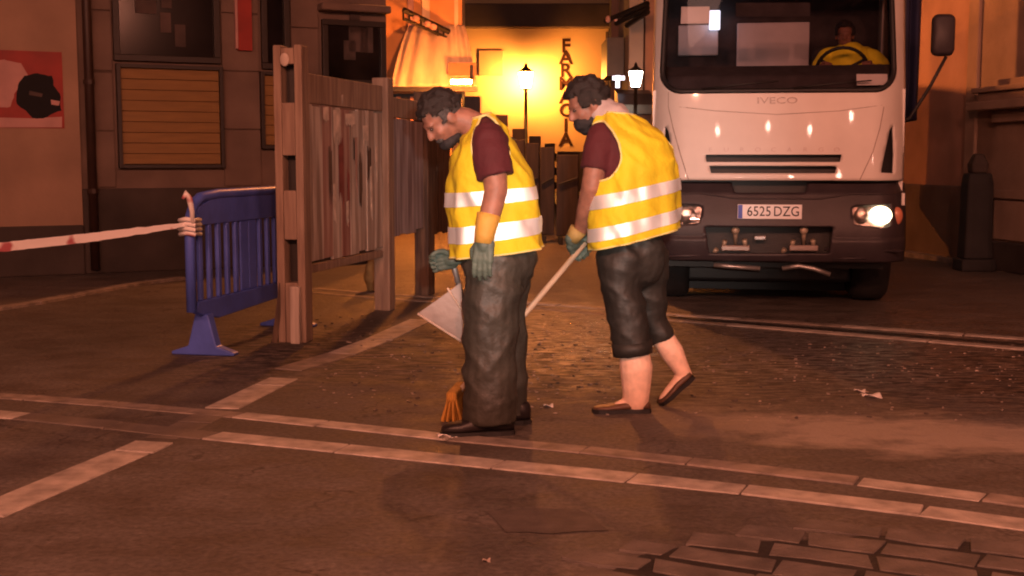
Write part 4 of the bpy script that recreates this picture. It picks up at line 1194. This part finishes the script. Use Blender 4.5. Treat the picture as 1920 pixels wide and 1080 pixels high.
def hand(wrist, d, thumb_side, palm_n, curl, k=1.0, spread=.05):
    """palm, four jointed fingers of unequal length and a thumb; palm_n points out of the palm"""
    mb = MB(); d = d.normalized(); palm_n = (palm_n - d * palm_n.dot(d)).normalized()
    s_ = d.cross(palm_n).normalized()
    if s_.dot(thumb_side) < 0: s_ = -s_
    P = lambda a, b, c_: wrist + d * a * k + s_ * b * k + palm_n * c_ * k
    mb.limb([P(-.01, 0, 0), P(.03, 0, 0)], [.03 * k, .032 * k], 10)
    for b in (-.03, -.01, .01, .03): mb.limb([P(.02, b * .8, 0), P(.09, b, .002)], [.019 * k, .016 * k], 8)
    for i, (b, L_) in enumerate(((.033, .074), (.011, .083), (-.011, .077), (-.032, .06))):
        p = P(.094, b, 0); a = R(curl[0] * .7); path = [p]
        dirv = d + s_ * spread * (1 - i) * .6
        for seg, fr in enumerate((.45, .3, .25)):
            v = (dirv * math.cos(a) + palm_n * math.sin(a)).normalized()
            p = p + v * L_ * fr * k; path.append(p); a += R(curl[min(seg + 1, len(curl) - 1)])
        mb.limb(path, [.0105 * k, .0098 * k, .009 * k, .0078 * k], 8)
    t0 = P(.025, .03, .008); t1 = P(.055, .055, .022); t2 = P(.082, .058, .04); t3 = P(.104, .05, .05)
    mb.limb([t0, t1, t2, t3], [.016 * k, .0135 * k, .0115 * k, .0095 * k], 8)
    return mb
def shoe(heel, toe, w, h, m, parent, name='shoe', pitch_up=V((0, 0, 1))):
    d = toe - heel; L_ = d.length; d.normalize(); s_ = d.cross(pitch_up).normalized(); u = s_.cross(d)
    rings = []
    for t, ww, hh in ((0.0, .55, .75), (.06, .8, .95), (.2, .92, 1.0), (.38, .85, .95), (.55, .95, .72), (.75, 1.0, .5), (.9, .85, .42), (.98, .5, .3), (1.0, .3, .2)):
        c = heel + d * L_ * t; ring = []
        for k in range(14):
            a = 2 * math.pi * k / 14; x = math.cos(a); y = math.sin(a)
            ring.append(c + s_ * w / 2 * ww * math.copysign(abs(x) ** .7, x) + u * (h * hh * (.5 + .5 * math.copysign(abs(y) ** .7, y)) + .016))
        rings.append(ring)
    so = MB().loft(rings).build(name, m, parent, True)
    rings = []
    for t, ww in ((-.01, .6), (.03, .85), (.2, .98), (.4, .88), (.6, 1.0), (.78, 1.06), (.92, .85), (1.01, .4)):
        c = heel + d * L_ * t
        rings.append([c + s_ * w / 2 * ww * x + u * y for x, y in ((-1, 0), (1, 0), (1, .022), (-1, .022))])
    MB().loft(rings).build('sole', 'black', so)
    return so

def shell_fn(rings):
    n = len(rings) - 1
    def ev(t):
        x = max(0, min(.9999, t)) * n; i = int(x); f = x - i
        def cr(a, b, c, d): return b + (c - a) * .5 * f + (a - b * 2.5 + c * 2 - d * .5) * f * f + (b * 1.5 - a * .5 - c * 1.5 + d * .5) * f ** 3
        g = lambda j: rings[max(0, min(n, j))]
        return [cr(g(i - 1)[k], g(i)[k], g(i + 1)[k], g(i + 2)[k]) for k in range(3)]
    def fn(u, t, off=0.0):
        c, A, B = ev(t); a = 2 * math.pi * (u - .25)
        x, y = math.cos(a), math.sin(a); e = .82
        p = A * math.copysign(abs(x) ** e, x) + B * math.copysign(abs(y) ** e, y)
        return c + p * (1 + off / max(.05, p.length))
    return fn
def ellp(cu, ct, ru, rt, n=40, egg=0.0):
    return [(cu + ru * math.cos(2 * math.pi * k / n) * (1 - egg * math.sin(2 * math.pi * k / n)), ct + rt * math.sin(2 * math.pi * k / n)) for k in range(n)]
def vest(rings, holes, parent, stripes, seed, hemfold=.010, front_gap=None):
    fn = shell_fn(rings)
    def wr(u, t):
        a = math.cos(2 * math.pi * u), math.sin(2 * math.pi * u)
        q = V((a[0] * 1.6 + seed, a[1] * 1.6, t * 3.2))
        return .015 * noise.noise(q * 1.3) + .011 * (1 - 2.2 * abs(noise.noise(V((a[0] * 2 + t * 5, a[1] * 2 - t * 4, t * 2.5 + seed))))) + .006 * noise.noise(V((a[0] * 4 + t * 3, a[1] * 4 + seed, t * 5))) + hemfold * (1 - t) ** 2 * math.sin(u * 44 + 3 * math.sin(u * 9 + seed))
    f2 = lambda u, t: fn(u, t, .004 + wr(u, t))
    sh = sheet(lin(0, 1, 129), lin(0.0, .985, 66), f2, holes, wrap=True)
    v = link('hi_vis_vest', sh.mesh('hi_vis_vest'), 'vest', parent, True, solid=.006)
    for h in holes:
        MB().tube([V(f2(*p)) for p in h], .0065, 6, closed=True).build('binding', 'trim', v, True)
    MB().tube([V(f2(u, .985)) for u in lin(0, 1, 40)[:-1]], .0065, 6, closed=True).build('binding', 'trim', v, True)
    MB().tube([V(f2(u, .002)) for u in lin(0, 1, 128)[:-1]], .0055, 6, closed=True).build('binding', 'trim', v, True)
    for a, b in stripes:
        st = sheet(lin(0, 1, 129), lin(a, b, 4), lambda u, t: fn(u, t, .0115 + wr(u, t)), wrap=True)
        link('reflective_stripe', st.mesh('reflective_stripe'), 'stripe', v, True)
    return fn, f2, v

# ---- worker on the left, side on, head bowed
Y1 = 5.73
PL = lambda px, py, dy=0.0: W(px, py, Y1 + dy)
def DL(px, py, dx, dy): return PL(px + dx, py + dy) - PL(px, py)
p1 = thing('person', 'worker with head bowed in yellow vest and full length dark trousers holding a scoop', 'person', G(905, 812))
rings1 = []
for cx, cy, bx, by_, aw_ in ((932, 472, -87, 10, .185), (927, 412, -85, 10, .185), (920, 352, -81, 6, .195), (915, 302, -67, 2, .205), (911, 262, -46, 2, .2), (906, 234, -29, 5, .15), (899, 217, -17, 5, .08)):
    rings1.append((PL(cx, cy), V((0.02, -aw_, 0)), DL(cx, cy, bx * .95, by_)))
hc1 = PL(829, 221); f1 = V((-.70, -.30, -.70))
mb = MB()
mb.limb([PL(936, 485), PL(926, 410), PL(917, 330), PL(908, 275)], [.13, .13, .14, .12], 14)
mb.limb([PL(897, 240), PL(872, 226), PL(848, 222)], [.068, .062, .058], 14)
MX1 = head_shapes(mb, hc1, f1)
AR1 = [PL(918, 268, -.17), PL(926, 315, -.21), PL(930, 358, -.235), PL(921, 395, -.255), PL(911, 438, -.27)]
mb.limb(AR1, [.062, .06, .053, .05, .036], 14)
AR2 = [PL(905, 268, .17), PL(880, 340, .24), PL(866, 402, .26), PL(856, 482, .2)]
mb.limb(AR2, [.062, .055, .05, .034], 14)
mb.limb([PL(934, 500, -.08), PL(924, 640, -.1), PL(920, 785, -.09)], [.085, .06, .045], 12)
mb.limb([PL(938, 500, .09), PL(950, 640, .13), PL(960, 775, .14)], [.085, .06, .045], 12)
link('body', remeshed(mb, .0075, 3), 'skin', p1, True)
eyes(hc1, MX1, p1)
hair(hc1, MX1, 'hair', p1, lambda p: p.z + .012 * noise.noise(p * 60) > (.075 if p.y > .045 else .042 if p.y > -.03 else .015), 1.08, .015)
hair(hc1, MX1, 'hairgrey', p1, lambda p: p.z > (-.01 if -.045 < p.y < .03 else -.05 if p.y <= -.045 else 9) and p.z < .05, 1.025, .003, 'shaved_hair')
mk = MB().ell(hc1 + MX1 @ V((0, .046, -.1)), (.058, .055, .034), MX1).ell(hc1 + MX1 @ V((0, .02, -.105)), (.055, .05, .03), MX1)
link('face_mask', remeshed(mk, .006, 3, lambda c: .003 * noise.noise(c * 40)), 'mask', p1, True)
bd_ = MB().ell(hc1 + MX1 @ V((0, .075, -.066)), (.034, .022, .018), MX1)
link('beard', remeshed(bd_, .005, 2, lambda c: .002 * noise.noise(c * 90)), 'hairgrey', p1, True)
fn1 = shell_fn(rings1)
tm_ = MB().loft([[fn1(k / 28, t, -.016) for k in range(28)] for t in lin(.02, .96, 16)])
tm_.limb([PL(916, 262, -.15), PL(922, 295, -.19), PL(930, 334, -.215)], [.088, .088, .088], 14, True)
tm_.limb([PL(906, 262, .15), PL(888, 318, .2)], [.085, .08], 14)
link('t_shirt', remeshed(tm_, .011, 4, lambda c: .010 * noise.noise(V((c.x * 9, c.y * 9, c.z * 5))) + .004 * noise.noise(c * 24)), 'maroon', p1, True)
hole1 = [ellp(.25, .735, .098, .27, egg=.12), ellp(.75, .735, .098, .27, egg=.12)]
vest(rings1, hole1, p1, [(.045, .105), (.225, .285)] if False else [(.085, .16), (.255, .325)], 1.3)
def ridge(q): return 1 - 2.4 * abs(noise.noise(q))
def fold(c):
    a = c.z * .82 + c.x * .57; b_ = c.z * -.57 + c.x * .82
    a2 = c.z * .8 - c.x * .6; b2 = c.z * .6 + c.x * .8
    return (.010 * ridge(V((a * 9, b_ * 2.6, c.y * 3))) + .008 * ridge(V((a2 * 8 + 5, b2 * 3, c.y * 3 + 2)))
            + .010 * noise.noise(V((c.x * 5, c.y * 5, c.z * 3))) + .003 * noise.noise(c * 30) - .006)
tr = MB().limb([PL(938, 470), PL(934, 505)], [.175, .165], 16)
tr.limb([PL(928, 490, -.07), PL(922, 570, -.09), PL(919, 650, -.1), PL(917, 720, -.09), PL(918, 788, -.085)], [.142, .131, .124, .122, .124], 16, True)
tr.limb([PL(942, 490, .09), PL(940, 580, .12), PL(945, 660, .13), PL(954, 730, .14), PL(957, 778, .14)], [.14, .118, .1, .092, .095], 16, True)
link('trousers', remeshed(tr, .010, 3, fold), 'trouser', p1, True)
s1h, s1t = G(962, 812), G(828, 818)
shoe(s1h, s1t, .115, .1, 'shoe', p1)
shoe(G(992, 792), G(905, 798), .11, .1, 'shoe', p1)
gl = remeshed(hand(PL(910, 446, -.272), PL(903, 500, -.28) - PL(910, 446, -.272), V((-1, -.3, 0)), V((.35, 1, .1)), (14, 16, 16), 1.12), .0048, 2)
link('glove', gl, 'glove', p1, True)
MB().tube([PL(917, 402, -.257), PL(913, 420, -.263), PL(909, 440, -.27), PL(907, 456, -.272)], [.054, .05, .045, .043], 16).build('glove_cuff', 'cuff', p1, True)

# scoop in the far hand
SC = lambda px, py, dy: W(px, py, Y1 + dy)
sp = thing('scoop', 'grey long handled scoop carried in the left worker\'s far hand', 'scoop', SC(840, 600, .25))
lip, top, heel = (783, 588), (862, 531), (868, 642)
pm = MB()
near_, far_ = .14, .42
L0, L1 = SC(*lip, near_), SC(*lip, far_); Hh0, Hh1 = SC(*heel, near_), SC(*heel, far_); Tp0, Tp1 = SC(*top, near_), SC(*top, far_)
th = V((0, 0, .006))
pm.prism([L0, Hh0, Hh1, L1], th)
pm.prism([Hh0, Tp0, Tp1, Hh1], V((.006, 0, 0)))
pm.prism([L0, Hh0, Tp0, SC(828, 556, near_)], V((0, .006, 0)))
pm.prism([L1, Hh1, Tp1, SC(828, 556, far_)], V((0, .006, 0)))
pm.build('pan', 'pan', sp, bevel=.002)
MB().tube([SC(839, 540, near_ - .004), SC(852, 560, near_ - .004), SC(868, 585, near_ - .004)], .006, 6).build('rib', 'scrap', sp, True)
MB().tube([L0, Hh0], .006, 6).build('lip', 'scrap', sp, True)
h0, h1 = SC(866, 560, .28), SC(846, 478, .2)
MB().tube([h0, h0.lerp(h1, .5), h1 + (h1 - h0) * .1], .014, 10).build('handle', 'steel', sp, True)
hpos = h0.lerp(h1, .82)
gd = (V((-1, .1, -.15))).normalized()
gl2 = remeshed(hand(PL(857, 486, .2), gd, V((0, 0, 1)), V((0, -1, -.2)), (55, 70, 60), 1.05), .0048, 2)
link('glove', gl2, 'glove', p1, True)
MB().tube([PL(863, 448, .22), PL(860, 466, .21), PL(857, 486, .2)], [.047, .043, .04], 14).build('glove_cuff', 'cuff', p1, True)

# ---- worker on the right, back to the camera, sweeping
Y2 = 6.16
PR = lambda px, py, dy=0.0: W(px, py, Y2 + dy)
p2 = thing('person', 'bearded worker seen from behind in yellow vest and rolled up trousers sweeping with a broom', 'person', G(1175, 772))
fw = V((-.66, .75, 0)); lf = V((-.75, -.66, 0))
rings2 = []
for cx, cy, a_s, b_s, til in ((1188, 447, .258, .2, .23), (1188, 400, .25, .198, .22), (1188, 347, .243, .19, .2), (1187, 302, .228, .172, .14), (1180, 263, .212, .145, .08), (1168, 236, .165, .115, 0), (1156, 212, .085, .078, -.1)):
    A = lf * a_s * .915; B = fw * b_s * .915
    rings2.append((PR(cx, cy), V((A.x, A.y, A.x * til)), V((B.x, B.y, B.x * til))))
hc2 = PR(1101, 196, .02); f2_ = V((-.88, -.22, -.42))
mb = MB()
mb.limb([PR(1192, 470), PR(1190, 400), PR(1186, 330), PR(1180, 270)], [.1, .12, .13, .12], 14)
mb.limb([PR(1163, 232), PR(1140, 216), PR(1118, 205)], [.07, .062, .06], 14)
MX2 = head_shapes(mb, hc2, f2_)
AL = [PR(1124, 266, -.1), PR(1116, 312, -.11), PR(1110, 350, -.1), PR(1098, 395, -.03), PR(1088, 434, .04)]
mb.limb(AL, [.05, .056, .054, .046, .033], 14)
AR_ = [PR(1214, 266, .12), PR(1215, 350, .28), PR(1160, 420, .34), PR(1122, 438, .22)]
mb.limb(AR_, [.05, .052, .045, .033], 12)
mb.limb([PR(1165, 480, -.04), PR(1178, 600, -.06), PR(1188, 655, -.06), PR(1193, 690, -.05), PR(1193, 725, -.045), PR(1192, 752, -.04)], [.066, .062, .074, .084, .074, .066], 14)
mb.limb([PR(1213, 480, .1), PR(1224, 595, .14), PR(1243, 634, .14), PR(1261, 662, .14), PR(1274, 686, .14), PR(1284, 704, .14)], [.062, .05, .06, .062, .048, .04], 14)
mb.limb([PR(1284, 704, .14), PR(1262, 728, .135), PR(1244, 748, .13)], [.042, .034, .026], 12)
mb.limb([PR(1195, 756, -.04), PR(1160, 762, -.05)], [.045, .03], 10)
me2 = remeshed(mb, .0075, 3)
me2.materials.append(M['skinleg']); me2.materials.append(M['skin'])
for pg in me2.polygons: pg.material_index = 1 if pg.center.z > .85 else 0  # darker skin copy above the waist offsets the stronger lamplight there
link('body', me2, None, p2, True)
eyes(hc2, MX2, p2)
hair(hc2, MX2, 'hair', p2, lambda p: p.z + .014 * noise.noise(p * 55) > (.07 if p.y > .05 else .0 if p.y > .0 else -.06), 1.12, .02)
mk = MB().ell(hc2 + MX2 @ V((0, .052, -.075)), (.058, .056, .05), MX2).ell(hc2 + MX2 @ V((0, .045, -.108)), (.045, .045, .035), MX2)
mk.ell(hc2 + MX2 @ V((0, .01, -.07)), (.07, .05, .045), MX2)
link('beard', remeshed(mk, .006, 3, lambda c: .005 * noise.noise(c * 60)), 'mask', p2, True)
nk = MB().limb([PR(1152, 221), PR(1130, 210)], [.082, .074], 16)
link('neck_cloth', remeshed(nk, .009, 3, lambda c: .006 * noise.noise(c * 26)), 'collar', p2, True)
fn2 = shell_fn(rings2)
tm_ = MB().loft([[fn2(k / 28, t, -.018) for k in range(28)] for t in lin(.02, .95, 16)])
tm_.limb([PR(1128, 256, -.08), PR(1120, 285, -.1), PR(1115, 318, -.108)], [.075, .075, .073], 14, True)
tm_.limb([PR(1216, 262, .1), PR(1212, 305, .2)], [.08, .075], 14)
link('t_shirt', remeshed(tm_, .011, 4, lambda c: .009 * noise.noise(V((c.x * 9, c.y * 9, c.z * 5))) + .004 * noise.noise(c * 24)), 'maroon', p2, True)
hole2 = [ellp(.25, .64, .1, .235, egg=.1), ellp(.75, .64, .1, .235, egg=.1)]
vest(rings2, hole2, p2, [(.065, .14), (.245, .32)], 5.7, .007)
tr = MB().limb([PR(1190, 452, .02), PR(1188, 490, .02)], [.158, .155], 16)
tr.limb([PR(1166, 480, -.04), PR(1167, 545, -.05), PR(1179, 605, -.06), PR(1186, 663, -.06)], [.125, .102, .092, .09], 16, True)
tr.limb([PR(1210, 480, .1), PR(1216, 555, .13), PR(1224, 605, .14), PR(1240, 638, .14)], [.118, .09, .08, .076], 16, True)
link('trousers', remeshed(tr, .010, 3, fold), 'trouser2', p2, True)
cuff_r = MB().tube([PR(1184, 640, -.06), PR(1187, 664, -.06)], [.104, .1], 18).build('rolled_cuff', 'trouser2', p2, True)
sh1 = G(1218, 772); sh2 = G(1112, 774)
shoe(sh1, sh2, .1, .045, 'shoe2', p2)
shoe(PR(1300, 706, .14), PR(1238, 760, .13), .095, .035, 'shoe2', p2, pitch_up=V((.6, 0, .8)))
# broom
B_top, B_bot = PR(1114, 436, .12), G(856, 740, .11)
br2 = thing('broom', 'pale handled broom with yellow bristles swept by the right hand worker', 'broom', G(850, 745))
MB().tube([B_top, B_bot], .0145, 12).build('handle', 'broomwood', br2, True)
bdv = (B_bot - B_top).normalized(); across = V((.12, .99, 0)).normalized()
hdp = [B_bot - across * .15, B_bot + across * .15]
MB().box(B_bot + V((0, 0, .015)), (.3, .055, .05), Matrix.Rotation(math.atan2(across.y, across.x), 3, 'Z')).build('head', 'bristle', br2, bevel=.012)
bm_ = MB()
for i in range(16):
    for j in range(4):
        q = B_bot + across * (-.14 + .28 * i / 15) + V((across.y, -across.x, 0)) * (-.02 + .04 * j / 3)
        e = q + V((across.y, -across.x, 0)) * (j - 1.5) * .016 + V((random.uniform(-.01, .01), 0, 0)); e.z = .004
        bm_.tube([V((q.x, q.y, .11)), e], [.008, .009], 5)
bm_.build('bristles', 'bristle', br2)
# gloved hands round the handle
def grip(pos, frm, parent, cuffm, k=1.1, r0=.046):
    d = (pos - frm).normalized()
    ax = (B_top - B_bot).normalized()
    dd = (d - ax * d.dot(ax)).normalized()
    pn = ax.cross(dd); 
    if pn.y > 0: pn = -pn
    wr = pos - dd * .075 * k - pn * .018
    mb = hand(wr, dd, ax, pn, (60, 75, 60), k)
    link('glove', remeshed(mb, .0048, 2), 'glove', parent, True)
    MB().tube([frm.lerp(wr, .35), frm.lerp(wr, .7), wr], [r0, r0 * .9, r0 * .8], 14).build('glove_cuff', cuffm, parent, True)
grip(B_top.lerp(B_bot, .11), PR(1092, 420, .02), p2, 'cuff2')
grip(B_top.lerp(B_bot, .03), PR(1140, 432, .28), p2, 'cuff2')

# ---- driver behind the wheel
p3 = thing('person', 'driver in a yellow vest sitting behind the truck windscreen', 'person', TW(dxs, 1.0, 1.5))
def TD(px, py, dy):
    x, z = TL(px, py, dy); return TW(x, dy, z)
hc3 = TD(1584, 66, .98); mb = MB()
MX3 = head_shapes(mb, hc3, V((-.25, -1, -.1)), .95)
mb.limb([TD(1588, 96, 1.02), TD(1585, 84, 1.0)], [.06, .055], 12)
mb.limb([TD(1590, 170, 1.05), TD(1590, 110, 1.05)], [.12, .12], 12)
hl_, hr_ = TD(1538, 132, .66), TD(1628, 130, .66)
mb.limb([TD(1550, 105, 1.02), TD(1536, 128, .9), hl_], [.05, .045, .035], 12)
mb.limb([TD(1632, 105, 1.02), TD(1655, 128, .9), hr_], [.05, .045, .035], 12)
link('body', remeshed(mb, .0085, 3), 'skin', p3, True)
hair(hc3, MX3, 'hair', p3, lambda p: p.z > (.07 if p.y > .05 else .0 if p.y > -.02 else -.05), 1.06, .006)
tv = MB().limb([TD(1592, 190, 1.0), TD(1592, 116, 1.0)], [.2, .19], 16)
tv.limb([TD(1556, 103, 1.02), TD(1626, 103, 1.02)], [.075, .075], 14)
tv.limb([TD(1550, 105, 1.0), TD(1535, 124, .9)], [.072, .062], 14)
tv.limb([TD(1632, 105, 1.0), TD(1655, 122, .9)], [.078, .066], 14)
link('hi_vis_vest', remeshed(tv, .012, 4, lambda c: .008 * noise.noise(c * 14)), 'driver_vest', p3, True)
for q, e in ((hl_, V((1, 0, .3))), (hr_, V((-1, 0, .3)))):
    link('glove', remeshed(hand(q, V((e.x * .3, -.6, .5)), V((0, 0, 1)), V((0, -.5, -1)), (50, 60, 50), 1.0), .006, 2), 'skin', p3, True)

# ------------------------------------------------------------------ LITTER
def flakes(name, regs, m, n, s0, s1, seed):
    rnd = random.Random(seed); mb = MB()
    for _ in range(n):
        x0, x1, y0, y1 = rnd.choice(regs)
        c = G(rnd.uniform(x0, x1), rnd.uniform(y0, y1)); s_ = rnd.uniform(s0, s1); a = rnd.uniform(0, 6.28)
        pts = []
        for k in range(5):
            t = a + k * 1.257; r_ = s_ * rnd.uniform(.5, 1)
            pts.append(c + V((r_ * math.cos(t), r_ * .7 * math.sin(t), .002 + rnd.uniform(0, s_ * .5))))
        mb.add([V((p.x, p.y, 0.001)) for p in pts] + pts, [(5, 6, 7, 8, 9)] + [(k, (k + 1) % 5, 5 + (k + 1) % 5, 5 + k) for k in range(5)])
    o = mb.build(name, m); tag(o, kind='stuff'); return o
flakes('street_litter', [(985, 1160, 590, 780), (985, 1160, 600, 740), (600, 860, 620, 760), (1250, 1900, 640, 790), (1250, 1920, 640, 720)], 'litter', 480, .004, .014, 3)
flakes('wet_debris', [(980, 1160, 590, 740), (1250, 1920, 650, 790), (560, 860, 620, 780), (590, 760, 590, 660)], 'litterdark', 240, .006, .02, 5)
def scrap(px, py, w, l, ang, label, m='paper'):
    c = G(px, py); M3 = Matrix.Rotation(R(ang), 3, 'Z')
    sf = lambda u, v: c + M3 @ V(((u - .5) * l, (v - .5) * w, 0)) + V((0, 0, min(.012, w * .25) * (1.1 + math.sin(u * 5 + v * 3))))
    o = link('paper_scrap', sheet(lin(0, 1, 8), lin(0, 1, 5), sf).mesh('paper_scrap'), m, None, True, solid=.002)
    tag(o, label, 'litter', 'scraps of litter on the paving')
scrap(1633, 746, .05, .11, 5, 'long white scrap on the paving in front of the truck')
scrap(1612, 735, .03, .06, -20, 'small white scrap behind the longer white scrap before the truck')
scrap(838, 822, .05, .09, 12, 'white scrap at the left worker\'s toe')
scrap(1028, 763, .03, .05, 0, 'tiny white scrap between the two workers\' feet')
scrap(912, 1053, .02, .025, 0, 'pale crumb alone on the bare front paving', 'litter')
